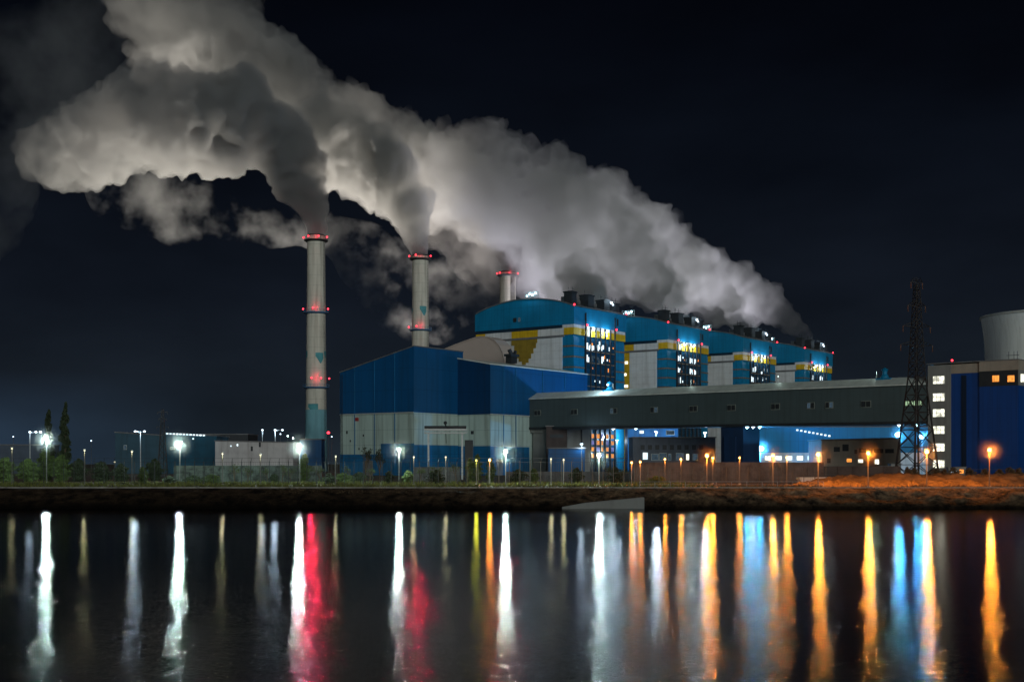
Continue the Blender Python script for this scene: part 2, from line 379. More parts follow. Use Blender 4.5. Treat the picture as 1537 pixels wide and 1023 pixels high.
wl = [(70, 657, 250, 'leftmost tall white lamp, beside the two poplars'), (270, 663, 250, 'tall bright white lamp beside the dark lattice mast'), (450, 668, 236, 'tall bright white lamp in front of the tallest chimney base'),
      (599, 673, 250, 'tall bright white lamp in front of the blue and white hall corner'), (759, 676, 222, 'tall bright white lamp in front of the lower blue hall'), (899, 681, 222, 'tall white lamp in front of the orange-lit bay under the gallery')]
WP = [7500, 7500, 6500, 5500, 5500, 3000]
for i, (px, t, Yd, lb) in enumerate(wl): lamp(px, t, Yd, 'w', WP[i], lb, GW, big=.34, haze=4.0)
GP = 'small warm white path lamps'
sm = [(18, 672, 'small path lamp at the far left edge'), (127, 675, 'small path lamp right of the taller poplar'), (198, 677, 'small path lamp in front of the dark warehouse'), (334, 680, 'small path lamp below the end of the long white shed'),
      (391, 682, 'small path lamp lighting green shrubs on the wall'), (504, 684, 'small path lamp below the left edge of the blue hall'), (621, 685, 'small path lamp just right of the tall lamp at the hall corner'),
      (669, 685, 'small path lamp below the pipe trestle'), (827, 688, 'left one of two small lamps below the gallery pier'), (846, 689, 'right one of two small lamps below the gallery pier')]
for i, (px, t, lb) in enumerate(sm): lamp(px, t, 226, 'y', 55 + (i * 97 % 60), lb, GP, big=.15, rad=.1)
GO = 'orange sodium street lamps'
ol = [(715, 690, 232, 'g', 350, 'yellow-green lamp lighting the shrub left of the tall white lamp', .24), (735, 689, 226, 'o', 1300, 'orange lamp beside the yellow-green lit shrub', .3),
      (948, 693, 222, 'o', 900, 'dim orange lamp at the left end of the dark wall', .25), (961, 692, 222, 'o', 900, 'dim orange lamp beside the first one on the dark wall', .25),
      (998, 688, 240, 'o', 1000, 'small orange lamp in front of the dark office windows', .25), (1022, 688, 240, 'o', 1500, 'small orange lamp left of the brightest pair under the gallery', .25),
      (1061, 682, 215, 'o', 6000, 'bright orange lamp left of the dark gallery tower', .42), (1070, 686, 240, 'o', 3000, 'shorter orange lamp close to the bright one by the dark tower', .28),
      (1110, 686, 232, 'o', 1200, 'small orange lamp in front of the dark gallery tower', .22), (1160, 682, 215, 'o', 4500, 'pinkish orange lamp in front of the cyan lit hall', .36),
      (1181, 685, 225, 'o', 2200, 'smaller orange lamp beside the pinkish orange one', .28), (1228, 680, 209, 'o', 7500, 'bright orange lamp left of the tan office', .42), (1303, 678, 208, 'o', 8500, 'bright orange lamp in front of the tan office', .42),
      (1391, 676, 208, 'o', 10000, 'bright orange lamp at the right foot of the lattice pylon', .44), (1485, 673, 208, 'o', 9000, 'rightmost bright orange lamp in front of the deep blue building', .44)]
for (px, t, Yd, kd, pw, lb, bg) in ol: lamp(px, t, Yd, kd, pw * .55, lb, GO, big=bg * .72, haze=(3.2 if pw > 4000 else 2.4 if pw > 1400 else 0))
# distant masts with several heads
def mast(px, top, Yd, heads, label, kind='b', power=500):
    X = wx(px, Yd); zt = wz(top, Yd); r = empty('light_mast', X, Yd, G, label=label, cat='light mast', group='distant light masts')
    m = MB(); m.tube((0, 0, G), (0, 0, zt), .25, .12, 8); m.build('pole', M['steel'], r)
    for hx in heads:
        dx = hx / FPX * Yd
        a = MB(); a.tube((0, 0, zt - .3), (dx, 0, zt + .1), .08, .06); a.build('arm', M['steel'], r)
        MB().ball((dx, -.1, zt), .42, .7, 10).build('bulb', BULB[kind], r, True)
    light(r, (heads[0] / FPX * Yd, -1.2, zt - .8), LCOL[kind], power, .4)
    return r
mast(45, 648, 420, (0, 9, 16), 'distant mast with three small white heads left of the poplars')
mast(211, 647, 420, (-8, 6), 'distant mast with two white heads over the dark warehouse', power=2500)
mast(413, 645, 460, (0, 11), 'distant white mast above the long white shed', power=1500)
mast(394, 645, 500, (0,), 'distant single white mast left of the long white shed end', power=800)
for (px, py, Yd, kd, lb) in ((137, 661, 560, 'b', 'tiny distant white light right of the poplars'), (262, 654, 600, 'b', 'tiny distant light over the dark blue warehouse'), (421, 651, 600, 'b', 'tiny distant light left of the tall chimney'), (432, 654, 620, 'w', 'tiny distant light close to the tall chimney'),
                             (440, 657, 620, 'w', 'lowest tiny distant light beside the tall chimney'), (20, 655, 600, 'b', 'tiny distant light at the far left edge'), (118, 690, 300, 'y', 'tiny warm yard light behind the bushes'), (172, 693, 300, 'y', 'tiny warm yard light before the dark warehouse'), (232, 690, 300, 'w', 'tiny white yard light by the lattice mast'),
                             (498, 655, 560, 'b', 'tiny blue white light between chimney and blue hall')):
    X = wx(px, Yd); z = wz(py, Yd); r = empty('light_pole', X, Yd, G, label=lb, cat='lamp', group='tiny distant lights')
    MB().tube((0, 0, G), (0, 0, z), .12, .08, 6).build('pole', M['lampsteel'], r)
    MB().ball((0, -.1, z), (.00055 * Yd) if Yd > 400 else .2, .8, 8).build('bulb', BULB[kd], r, True)
r = empty('light_pole', wx(493, 570), 570, G, label='tiny red light beside the foot of the tallest chimney', cat='lamp', group='tiny distant lights')
MB().tube((0, 0, G), (0, 0, wz(650, 570)), .12, .08, 6).build('pole', M['lampsteel'], r); MB().ball((0, -.1, wz(649, 570)), .7, .8, 10).build('bulb', RED, r, True)

# ------------------------------------------------------------------ boiler houses
def box_part(root, name, mat, x0, x1, y0, y1, z0, z1): return MB().box(x0, x1, y0, y1, z0, z1).build(name, mat, root)

def boiler_house(i, label, lit, seed, W=47.5, D=37.8, top=68.0):
    o0 = Vector((23.9, 478, 0)) + U * 74.0 * i
    dz = (0, 0, .6, 0)[i]
    r = empty('boiler_house', o0.x, o0.y, G, UA, label=label, cat='boiler house', group='row of four boiler houses')
    rg = random.Random(seed)
    # local: x = u (depth), y = v (front width), front face is the plane x=0, side face is the plane y=0
    box_part(r, 'wall', M['teal'], 0, D, 0, W, G, 56.2)
    # upper storey with shallow arched roof
    arc = [(0, top)] + [(W * t / 12, top + 4.2 * math.sin(math.pi * min(1, (t / 12) * 1.0)) ** .8) for t in range(1, 12)] + [(W, top)]
    poly = [(-.6, 61)] + [(-.6, top - .2)] + [(p[0], p[1]) for p in arc] + [(W + .6, top - .2), (W + .6, 61)]
    MB().prism(poly, 'x', -.6, D + .6).build('upper_storey', M['teal'], r)
    MB().prism([(p[0], p[1] + .12) for p in arc] + [(p[0], p[1] + .5) for p in arc[::-1]], 'x', -.9, D + .9).build('roof', M['roofgrey'], r)
    box_part(r, 'window_band', M['darkband'], -.25, D + .2, 5.0, W + .2, 59.75, 61.0)
    box_part(r, 'pale_band', M['white'], -.3, D + .25, -.3, 5.0, 59.75, 61.0)
    # strip of alternating panels
    for (y0, y1, mt) in ((-.35, 4.3, 'yellow'), (4.3, 16.75, 'white'), (16.75, 29.7, 'yellow'), (29.7, 43, 'white'), (43, W + .3, 'yellow')):
        MB().box(-.35 if y0 > 0 else -.4, (.0 if y0 > 0 else D + .3), y0, y1, 57.0, 59.75).build('strip_panel', M[mt], r)
    box_part(r, 'core_wall', M['teal'], 0.002, D - .002, .25, W - .25, 56.2, 61.0)
    box_part(r, 'dark_ledge', M['roofgrey'], -.75, 0, 4.2, W, 56.25, 57.0)
    # big white wall panels on the front
    box_part(r, 'white_panel', M['white'], -.3, 0, 5.2, 16.75, G, 56.2)
    if i == 0:
        box_part(r, 'white_panel', M['white'], -.3, 0, 16.75, 43, G, 56.2)
        st = [(17, 56.2), (17, 54.6), (17.6, 54.6), (17.6, 52.6), (18.8, 52.6), (18.8, 50.6), (20, 50.6), (20, 48.6), (21.2, 48.6), (21.2, 47.0), (22.6, 47.0), (22.6, 46.2), (24.4, 46.2), (24.4, 47.6), (26, 47.6), (26, 49), (27.4, 49), (27.4, 50.8), (28.2, 50.8), (28.2, 54.2), (29.7, 54.2), (29.7, 56.2)]
        MB().prism(st, 'x', -.5, -.3).build('ochre_patch', M['ochre'], r)
    else:
        box_part(r, 'white_panel', M['white'], -.3, 0, 16.75, 19, G, 56.2)
        box_part(r, 'yellow_panel', M['yellow'], -.28, 0, 19, 23.2, G, 56.2)
        for kz in range(7):
            if rg.random() < .8:
                zz = 20 + kz * 5.2
                MB().box(-.45, -.28, 19.6 + rg.random(), 21.3 + rg.random() * .8, zz, zz + 1.2).build('stair_window', WIN['office' if rg.random() < .6 else 'cold'], r)
    # brick courses around the corner
    for zc in (52.3, 48.2, 44.1, 40.0, 35.9, 31.8, 27.5):
        MB().box(-.22, D + .12, -.22, 4.9, zc, zc + .55).build('brick_course', M['rust'], r)
    # glazed bay in the side, slightly recessed between piers
    box_part(r, 'glazing', M['glass'], 7.6, 29.4, -.5, 0, G, 56.3)
    for x in (7.6, 11.2, 14.9, 18.5, 22.1, 25.8, 29.4):
        box_part(r, 'mullion', M['dark'], x - .22, x + .22, -.95, -.5, G, 66.0 if x in (7.6, 29.4) else 60.8)
    for zc in (51.0, 46.4, 41.8, 37.2, 32.6, 28.0):
        box_part(r, 'floor_band', M['rust'], 7.9, 29.1, -.7, -.5, zc, zc + .4)
    # lit windows seen in the bay
    lit = [q_ for (u0, z0, w_, h_, kd) in lit for q_ in (((u0, z0, w_ * .42, h_ * rg.uniform(.7, 1), kd), (u0 + w_ * .55, z0 + h_ * rg.uniform(0, .3), w_ * .42, h_ * rg.uniform(.5, .8), kd)) if w_ > 1.25 and z0 > 20 else ((u0, z0, w_, h_, kd),))]
    for _ in range(44):
        lit.append((8.0 + rg.random() * 20.4, rg.choice((28.6, 33.4, 37.9, 42.5, 47.2, 51.9)) + rg.random() * 1.8, rg.uniform(.35, .8), rg.uniform(.4, 1.6), rg.choice(('cold', 'dim', 'dim', 'cold', 'dim', 'warm'))))
    for (u0, z0, w_, h_, kd) in lit:
        MB().box(u0, u0 + w_, -.62, -.5, z0, z0 + h_).build('window', WIN[kd], r)
    # small openings in the upper storey
    MB().box(-.72, -.6, 27, 28.6, 63.5, 65.2).build('window', M['dark'], r); MB().box(-.72, -.6, 25, 26.2, 63.5, 65.2).build('window', WIN['dim'], r)
    for uu in (7.0, 31):
        MB().box(uu, uu + 1.0, -.72, -.6, 63, 65.8).build('window', M['dark'], r)
    # chutes and vents on the roof
    for (uu, vv, hh, ww) in ((2.5, 3.2, 6.2, 3.6), (14, 3.0, 6.0, 4.2), (26, 3.0, 5.2, 4.0), (35, 3.4, 4.8, 3.4)):
        q = MB(); q.box(uu - ww / 2, uu + ww / 2, vv - ww / 2, vv + ww / 2, top - .4, top + hh); q.box(uu - ww / 2 - .3, uu + ww / 2 + .3, vv - ww / 2 - .3, vv + ww / 2 + .3, top + hh * .9, top + hh * .9 + .5)
        for kx in (-1, 1):
            q.tube((uu + kx * ww * .4, vv, top + hh), (uu + kx * ww * .4, vv, top + hh + 2.2), .09)
        q.tube((uu - ww * .5, vv, top + hh + 1.2), (uu + ww * 1.0, vv, top + hh + 1.2), .08)
        q.build('vent_stack', M['dark'], r)
    # handrail and clutter along the eave
    q = MB()
    for x in range(0, 38, 3): q.tube((x, .2, top), (x, .2, top + 1.4), .06)
    q.tube((0, .2, top + 1.4), (D, .2, top + 1.4), .07); q.tube((0, .2, top + .8), (D, .2, top + .8), .05)
    q.build('handrail', M['dark'], r)
    q = MB(); q.box(4, 33, 4.6, 7.5, top + 1.2, top + 3.6); q.box(6, 12, 8, 10, top + 2, top + 5); q.build('duct', M['roofgrey'], r)
    # floodlight rig
    q = MB()
    for a in range(5): q.tube((.5, 17 + a * 1.6, top + 3.8), (.5, 17 + a * 1.6, top + 7.0), .12)
    q.tube((.5, 17, top + 7), (.5, 23.4, top + 7), .12); q.tube((.5, 17, top + 5.4), (.5, 23.4, top + 5.4), .12)
    q.build('roof_rig', M['steel'], r)
    MB().ball((0, 18.2, top + 6.4), .38).ball((0, 19.6, top + 5.9), .42).ball((0, 21, top + 6.3), .36).ball((0, 22.3, top + 5.6), .3).build('floodlight', BULB['c'], r, True)
    light(r, (-2.0, 20, top + 7.5), (.55, .85, 1.0), 1300, .5)
    MB().ball((31, 2.0, top + 4.6), .5).ball((32.2, 2.0, top + 3.9), .35).build('floodlight', BULB['b'], r, True)
    light(r, (30, -.8, top + 5.5), (.6, .82, 1.0), 1200, .4)
    # red beacons
    for (bu, bv, bz) in ((D + .3, -.9, top + .6), (7.6, -1.4, 61.2), (29.4, -1.4, 61.2), (-.9, -.9, top + .4)):
        if bu < 0 and i == 2: continue
        MB().ball((bu, bv, bz), .38).build('beacon', RED, r, True)
    # bright work lamps on the pale band
    for bu in (12 + rg.random() * 2, 20 + rg.random() * 3):
        MB().ball((bu, -1.1, 59.6), .45).build('work_or_streak_lamp', BULB['b'], r, True)
        light(r, (bu, -2.2, 59.0), (.7, .88, 1.0), 2200, .3)
        light(r, (bu, -2.4, 59.6), (.40, .68, 1.0), 15000, .3, 'SPOT', aim=(-.2, -1.0, -.28), spot=70, blend=.4)  # extra spot added to throw blue-white streaks onto the water
    return r
lit1 = [(9.2, 56.9, 1.2, 4.0, 'cold'), (8.4, 51.8, 1.0, 2.6, 'cold'), (10, 51.5, 1.4, 2.4, 'cold'), (12, 51.5, 1.8, 2.6, 'cold'), (16.6, 51.8, 1.6, 2.6, 'cold'), (18.9, 52.0, 2.2, 2.6, 'cold'), (17.5, 54.2, 1.2, 1.4, 'cold'),
        (8.5, 46.9, 1.7, 3.0, 'cold'), (11.4, 46.9, 1.9, 3.2, 'dim'), (16.8, 47, 1.4, 2.4, 'dim'), (19.4, 46.9, 1.6, 3.2, 'cold'), (18.9, 33.4, 2.3, 3.6, 'cold'), (12.3, 32.6, 1.2, 2.6, 'dim'), (22.6, 57.8, 1.2, 1.2, 'cold')]
for a in range(6):
    for b_ in range(4):
        lit1.append((8.2 + a * 3.6 + .1, 9.2 + b_ * 2.6, 1.3 + (a * 7 % 3) * .5, 1.6, 'orange' if (a + b_) % 3 else 'violet'))
lit2 = [(8.5 + c * 2.0, z, 1.3, 2.8, 'cold' if (c + int(z)) % 3 else 'dim') for z in (52.2, 47.2, 42.5, 33.2) for c in (0, 1)] + [(19.5 + c * 2.1, z, 1.4, 2.6, 'cold' if (c * 3 + int(z)) % 4 else 'dim') for z in (51.8, 47.0, 34) for c in (0, 1, 2)] + [(9.6, 57.2, 1.2, 2.4, 'cold'), (10.5, 37.6, 2.0, 3.0, 'warm')]
lit2 += [(9 + a * 3.5, 9.5 + b_ * 2.8, 1.6, 1.7, 'violet' if (a + b_) % 2 else 'cold') for a in range(6) for b_ in range(3)]
lit3 = [(8.5 + c * 2.0, z, 1.4, 2.8, 'cold' if (c + int(z)) % 3 else 'dim') for z in (51.9, 46.9, 42.4, 37.4) for c in (0, 1, 2)] + [(22, 52.8, 1.3, 1.6, 'cold'), (19.8, 51.2, 1.3, 1.6, 'cold'), (20, 57.4, 1.0, 1.8, 'cold'), (10, 57.4, 1.2, 2.2, 'cold')]
lit4 = [(8.5 + c * 2.2, z, 1.6, 2.8, 'cold' if (c + int(z)) % 2 else 'dim') for z in (52.0, 46.9, 42.3) for c in (0, 1)] + [(20.5 + c * 2.3, z, 1.5, 2.4, 'cold') for z in (52.2, 46.0) for c in (0, 1)] + [(21, 57.4, 1.4, 2.0, 'cold')]
boiler_house(0, 'nearest teal boiler house with an ochre stepped patch on its white front', lit1, 1)
boiler_house(1, 'second teal boiler house, directly behind the nearest one', lit2, 2)
boiler_house(2, 'third teal boiler house, between the second and the farthest', lit3, 3)
boiler_house(3, 'farthest and smallest teal boiler house at the right end of the row', lit4, 4)

# lights at the foot of the boiler houses
def flood(px, py, Yd, kind, power, label, group=None, rad=.4, ball=.6, foot=G):
    X = wx(px, Yd); z = wz(py, Yd)
    r = empty('floodlight_pole', X, Yd, foot, label=label, cat='floodlight', group=group)
    MB().tube((0, 0, foot), (0, 0, z - .3), .16, .1, 8).build('pole', M['steel'], r)
    MB().box(-.5, .5, -.2, .2, z + .35, z + .6).build('lamp_head', M['steel'], r)
    MB().ball((0, 0, z), ball, .7, 12).build('bulb', BULB[kind], r, True)
    light(r, (0, -ball - rad - .3, z), LCOL[kind], power, rad)
    if power > 10000: halo(r, (0, -ball - rad - .3, z), 5.5)
    return r
flood(1125, 673, 424, 'c', 42000, 'left one of the two cyan floodlights beside the dark gallery tower', ball=1.5)
flood(1141, 673, 424, 'c', 42000, 'right one of the two cyan floodlights beside the dark gallery tower', ball=1.3)
flood(985, 650, 432, 'b', 9000, 'added blue white lamp lighting the blue shed above the dark slate office block', ball=.35)  # lamp added to brighten the shed under the gallery
flood(1058, 651, 425, 'b', 6000, 'small white lamp left of the dark gallery tower', ball=.3)
flood(873, 668, 405, 'b', 1500, 'pale lamp in front of the grey annex', ball=.25)
flood(1348, 652, 400, 'c', 20000, 'cyan white floodlight behind the left leg of the pylon', ball=1.0)
flood(1384, 655, 400, 'c', 15000, 'cyan white floodlight behind the right leg of the pylon', ball=.9)
flood(926, 662, 474, 'b', 3000, 'violet blue lamp against the nearest boiler house foot', ball=.3)
flood(943, 655, 500, 'b', 9000, 'white lamp under the gallery beside the white stair wall', ball=.3)

# ------------------------------------------------------------------ coal halls (blue and white)
def frame_root(name, px, Yd, **kw): return empty(name, wx(px, Yd), Yd, G, UA, **kw)
r = frame_root('coal_hall', 621, 400, label='tall blue and white hall with a red sign, left of the lower blue hall', cat='industrial hall')
W, D = 32.9, 25.3; zt, zl, zb = 44.9, 37.7, 23.6
MB().prism([(0, G), (0, zb), (W, zb), (W, G)], 'x', 0, D).build('lower_wall', M['mint'], r)
MB().prism([(-.15, zb), (-.15, zt), (W + .15, zl), (W + .15, zb)], 'x', -.15, D + .1).build('upper_wall', M['blue'], r)
MB().prism([(-.3, zt + .05), (-.3, zt + .35), (W + .3, zl + .35), (W + .3, zl + .05)], 'x', -.3, D + .3).build('roof', M['roofgrey'], r)
MB().box(-.2, 0, -.2, 14.2, G, 13.5).box(0, D, -.2, 0, G, 13.0).build('blue_plinth', M['blue_low'], r)
MB().box(-.2, 0, 14.2, W, G, 10.0).build('blue_plinth', M['blue_low'], r)
MB().box(-.12, 0, 24.4, 26.0, 21.2, 22.4).build('sign', surf('red_sign', (.28, .03, .03), .5, .2, 2), r)
for (v_, z_, s_) in ((29.5, 17, .7), (28, 14.2, .5), (22, 16.0, .5), (24.0, 11.5, .5)):
    MB().box(-.08, 0, v_, v_ + s_, z_, z_ + s_ * 1.4).build('wall_hatch', M['dark'], r)
for v_ in (8, 17, 26):
    MB().tube((-.3, v_, G), (-.3, v_, zt - (zt - zl) * v_ / W), .14, n=6).build('downpipe', M['blue_low'], r)
MB().box(-.45, -.15, -.2, W, zb - .18, zb + .1).build('flashing', M['frame'], r)
MB().box(-.3, -.2, 18, 21.5, G, 8).build('door', M['roofgrey'], r)
q = MB()
for k_ in range(22): q.tube((-.9, W - 1.2, G + k_ * 1.5), (-.9, W - 1.8, G + k_ * 1.5), .05, n=4)
q.tube((-.9, W - 1.2, G), (-.9, W - 1.2, zl - .5), .06, n=4); q.tube((-.9, W - 1.8, G), (-.9, W - 1.8, zl - .5), .06, n=4); q.build('ladder', M['dark'], r)
r = frame_root('coal_hall', 736, 410, label='lower blue and white hall joined to the left end of the long gallery', cat='industrial hall')
z1, z2 = 39.8, 42.4
MB().box(0, 59, 0, 13.7, G, 23.4).build('lower_wall', M['mint'], r)
MB().prism([(-.15, 23.4), (-.15, z1), (13.8, z2), (13.8, 23.4)], 'x', -.15, 59.1).build('upper_wall', M['blue'], r)
MB().prism([(-.17, 23.4), (-.17, z1 - .02), (13.78, z2 - .02), (13.78, 23.4)], 'x', -.25, -.15).build('gable_shade_panel', M['blue_shade'], r)  # darker blue panel paints in the tall hall's shade on this gable
MB().prism([(-.4, z1 + .03), (-.4, z1 + .35), (13.9, z2 + .35), (13.9, z2 + .03)], 'x', -.4, 59.3).build('roof', M['roofpale'], r)
MB().box(-.2, 0, -.2, 13.7, G, 12.8).box(0, 22, -.2, 0, G, 12.6).build('blue_plinth', M['blue_low'], r)
MB().box(-.1, 0, 7.0, 8.2, 16.8, 17.9).build('wall_hatch', M['dark'], r)
for u_ in (7, 14, 30, 44): MB().tube((u_, -.32, G if u_ < 20 else 30), (u_, -.32, z1), .14, n=6).build('downpipe', M['blue_low'], r)
MB().box(-.45, 22, -.42, -.15, 23.2, 23.5).build('flashing', M['frame'], r)
MB().box(3, 6.5, -.3, -.2, G, 8.4).build('door', M['roofgrey'], r)
q = MB(); q.box(26, 29.5, 10.5, 13, z2 + .2, z2 + 3.2); q.tube((27, 11, z2 + 3), (26, 11.5, z2 + 5), .8, .7, 10); q.tube((29, 11.5, z2 + 3), (30.2, 11.8, z2 + 4.6), .7, .6, 10); q.box(25.2, 30.4, 10.2, 13.2, z2 + 2.6, z2 + 3.4)
q.build('roof_ventilator', M['dark'], r)

# pinkish hall between the coal halls and the first boiler house
o = Vector((23.9, 478, 0)) + U * -35
r = empty('turbine_hall', o.x, o.y, G, UA, label='pale pinkish hall with a curved gable, behind the blue halls', cat='industrial hall')
gp = [(7.4, G), (7.4, 44.8), (8.2, 47.8), (9.6, 50.2), (12, 52.4), (15, 53.7), (18, 54.1), (21, 53.9), (30, 51.9), (39.4, 49.4), (39.4, G)]
MB().prism(gp, 'x', 0, 7).build('wall', M['pink'], r)
MB().prism([(p[0], p[1] + .05) for p in gp[1:-1]] + [(p[0], p[1] + .4) for p in gp[1:-1][::-1]], 'x', -.3, 7.2).build('roof', M['pink'], r)

# ------------------------------------------------------------------ chimneys
def chimney(px, Yd, top_py, rtop, rbase, rings, beacons, label, patches=(), base_blue=False, dark_streak=False):
    zt = wz(top_py, Yd)
    r = empty('chimney', wx(px, Yd), Yd, G, label=label, cat='chimney', group='tall concrete chimneys')
    def rad(z): return rbase + (rtop - rbase) * ((z - G) / (zt - G)) ** .8
    prof = [(rad(G + (zt - G) * t / 24), G + (zt - G) * t / 24) for t in range(25)]
    MB().lathe(prof, n=64, cap=False).build('shaft', M['chim'], r, True)
    MB().lathe([(rtop - .6, zt - 6), (rtop - .6, zt + .1), (rtop + .05, zt + .1), (rtop + .05, zt - .6)], n=64, cap=False).build('rim', M['dark'], r)
    if base_blue:
        MB().lathe([(rad(G) + .06, G), (rad(16) + .06, 16), (rad(33) + .06, 33)], n=64, cap=False).build('painted_base', surf('faded_blue_paint', (.16, .36, .42), .8, .2, .12, (1, 1, .6), stain=.3), r, True)
    for j, py in enumerate(rings):
        z = wz(py, Yd); q = MB(); rr = rad(z)
        q.lathe([(rr, z - .9), (rr + 1.1, z - .5), (rr + 1.5, z - .2), (rr + 1.5, z + .1), (rr, z + .1)], n=48, cap=False)
        q.lathe([(rr + 1.42, z + 1.2), (rr + 1.5, z + 1.2), (rr + 1.5, z + 1.3), (rr + 1.42, z + 1.3)], n=48, cap=False)
        for a in range(24):
            t = a / 24 * 2 * math.pi; q.tube(((rr + 1.45) * math.cos(t), (rr + 1.45) * math.sin(t), z), ((rr + 1.45) * math.cos(t), (rr + 1.45) * math.sin(t), z + 1.3), .06, n=4)
        q.build('platform', M['dark'] if j == 0 else M['bluering'], r)
    for (py, angs, pw) in beacons:
        z = wz(py, Yd); rr = rad(z) + 1.7
        for a in angs:
            t = R(a); x, y = rr * math.sin(t), -rr * math.cos(t)
            MB().ball((x, y, z), .42).build('beacon', RED, r, True)
        for a in (-12,):
            t = R(a); x, y = (rr + .9) * math.sin(t), -(rr + .9) * math.cos(t)
            light(r, (x, y, z), LCOL['r'], pw * (.30 if px < 600 else .26 if px < 700 else .12), .25, 'SPOT', aim=(x * .02 - wx(px, Yd) / Yd, -1, -math.tan(math.atan(z / Yd * 1.05) + R(9 if px < 600 else 6))), spot=30 if px < 600 else 18, blend=.3)
        t = R(10); light(r, ((rr + .3) * math.sin(t), -(rr + .3) * math.cos(t), z), LCOL['r'], 260, .25)
    for (py, a0, a1, h) in patches:   # painted angular patches that follow the shaft
        z = wz(py, Yd); q = MB(); n = 8
        pts = []
        for k_ in range(n + 1):
            t = R(a0 + (a1 - a0) * k_ / n); rr = rad(z) + .06
            pts.append((rr * math.sin(t), -rr * math.cos(t)))
        for k_ in range(n):
            f0 = 1 - abs(2 * k_ / n - 1.2) * .8; f1 = 1 - abs(2 * (k_ + 1) / n - 1.2) * .8
            q.quad((pts[k_][0], pts[k_][1], z - h * max(.15, f0)), (pts[k_ + 1][0], pts[k_ + 1][1], z - h * max(.15, f1)), (pts[k_ + 1][0], pts[k_ + 1][1], z + h * .3), (pts[k_][0], pts[k_][1], z + h * .3))
        q.build('painted_patch', M['tealpatch'], r)
    # ladder
    q = MB(); rr = rad(G + 20)
    a = R(62)
    for s_ in (-.3, .3):
        q.tube(((rbase + .3) * math.sin(a) + s_, -(rbase + .3) * math.cos(a), G), ((rtop + .3) * math.sin(a) + s_, -(rtop + .3) * math.cos(a), zt - 1), .07, n=4)
    for t in range(0, 60):
        z = G + (zt - G) * t / 60; f = t / 60; rq = rbase + (rtop - rbase) * f + .3
        q.tube((rq * math.sin(a) - .3, -rq * math.cos(a), z), (rq * math.sin(a) + .3, -rq * math.cos(a), z), .05, n=4)
    q.build('ladder', M['dark'], r)
    if dark_streak:
        q = MB(); a0, a1 = R(20), R(62)
        for k_ in range(5):
            t0, t1 = a0 + (a1 - a0) * k_ / 5, a0 + (a1 - a0) * (k_ + 1) / 5; rr = rtop + .12
            q.quad((rr * math.sin(t0), -rr * math.cos(t0), zt - 20), (rr * math.sin(t1), -rr * math.cos(t1), zt - 20), (rr * math.sin(t1), -rr * math.cos(t1), zt - 3), (rr * math.sin(t0), -rr * math.cos(t0), zt - 3))
        q.build('soot_streak', surf('soot', (.10, .095, .085), .9, .5, .4, (1, 1, .3)), r)
    return r
chimney(474.5, 600, 353, 4.25, 5.4, (361, 469, 581), ((357, (-80, -30, 20, 70), 90000), (464, (-78, -5, 75), 60000), (568, (-10, 30, 82), 60000)),
        'tallest concrete chimney on the left with two blue rings and three tiers of red beacons', ((534, 5, 55, 4.2), (530, -85, -50, 3.4), (530, 60, 88, 3.0), (610, -40, 20, 4.0)), True)
chimney(631, 660, 383, 4.3, 5.0, (389, 495), ((385, (-75, -20, 70), 110000), (491, (-80, -15), 30000)), 'middle concrete chimney rising behind the tall blue hall', ((464, 0, 50, 4.2), (465, -85, -60, 2.5)))
chimney(762, 718, 408, 4.6, 5.2, (413,), ((411, (-75, -45, 70), 90000),), 'farthest and shortest-looking chimney behind the nearest boiler house', dark_streak=True)
# small house at the foot of the tallest chimney
r = empty('flue_house', wx(470, 560), 560, G, label='small blue block at the foot of the tallest chimney', cat='building')
MB().box(-5.4, 4.4, -4, 6, G, wz(660, 560)).build('wall', M['blue'], r)
MB().box(-5.7, 4.7, -4.3, 6.3, wz(660, 560), wz(660, 560) + .5).build('roof', M['roofgrey'], r)
light(r, (12, -6, 14), LCOL['r'], 250, .5)

# ------------------------------------------------------------------ conveyor gallery
A = Vector((5.9, 428, 0)); B = Vector((109.7, 326.4, 0)); gd = (B - A); GL = gd.length; ga = math.atan2(gd.y, gd.x)
r = empty('conveyor_gallery', A.x, A.y, G, ga, label='long enclosed grey gallery bridging from the lower blue hall to the white stair tower', cat='conveyor gallery')
# local x along the gallery, local -y faces the river
def gz(x, base): return base - 1.3 * x / GL
q = MB()
def slab(q, x0, x1, y0, y1, z0, z1):
    i = len(q.v)
    for x in (x0, x1):
        q.v += [(x, y0, gz(x, z0)), (x, y1, gz(x, z0)), (x, y1, gz(x, z1)), (x, y0, gz(x, z1))]
    q.f += [(i, i + 1, i + 2, i + 3), (i + 4, i + 5, i + 6, i + 7), (i, i + 1, i + 5, i + 4), (i + 1, i + 2, i + 6, i + 5), (i + 2, i + 3, i + 7, i + 6), (i + 3, i, i + 4, i + 7)]
slab(q, 0, GL, 0, 9, 19.5, 29.1); q.build('wall', M['gallery'], r)
q = MB(); slab(q, -.2, GL, -.25, 9.25, 18.7, 19.5); q.build('floor_beam', M['dark'], r)
q = MB(); i = 0
for x in (-.6, GL):
    q.v += [(x, -.6, gz(x, 29.1) + .02), (x, 4.5, gz(x, 31.3)), (x, 9.6, gz(x, 29.1) + .02), (x, 9.6, gz(x, 29.1) + .32), (x, 4.5, gz(x, 31.62)), (x, -.6, gz(x, 29.1) + .32)]
q.f += [(0, 1, 2, 3, 4, 5), (6, 7, 8, 9, 10, 11)] + [(a, (a + 1) % 6, (a + 1) % 6 + 6, a + 6) for a in range(6)]
q.build('roof', M['roofpale'], r)
dn = Vector((math.cos(ga), math.sin(ga)))
def gal_x(px):   # distance along the gallery whose near wall shows at this column
    k_ = (px - CX) / FPX
    return (k_ * A.y - A.x) / (dn.x - k_ * dn.y)
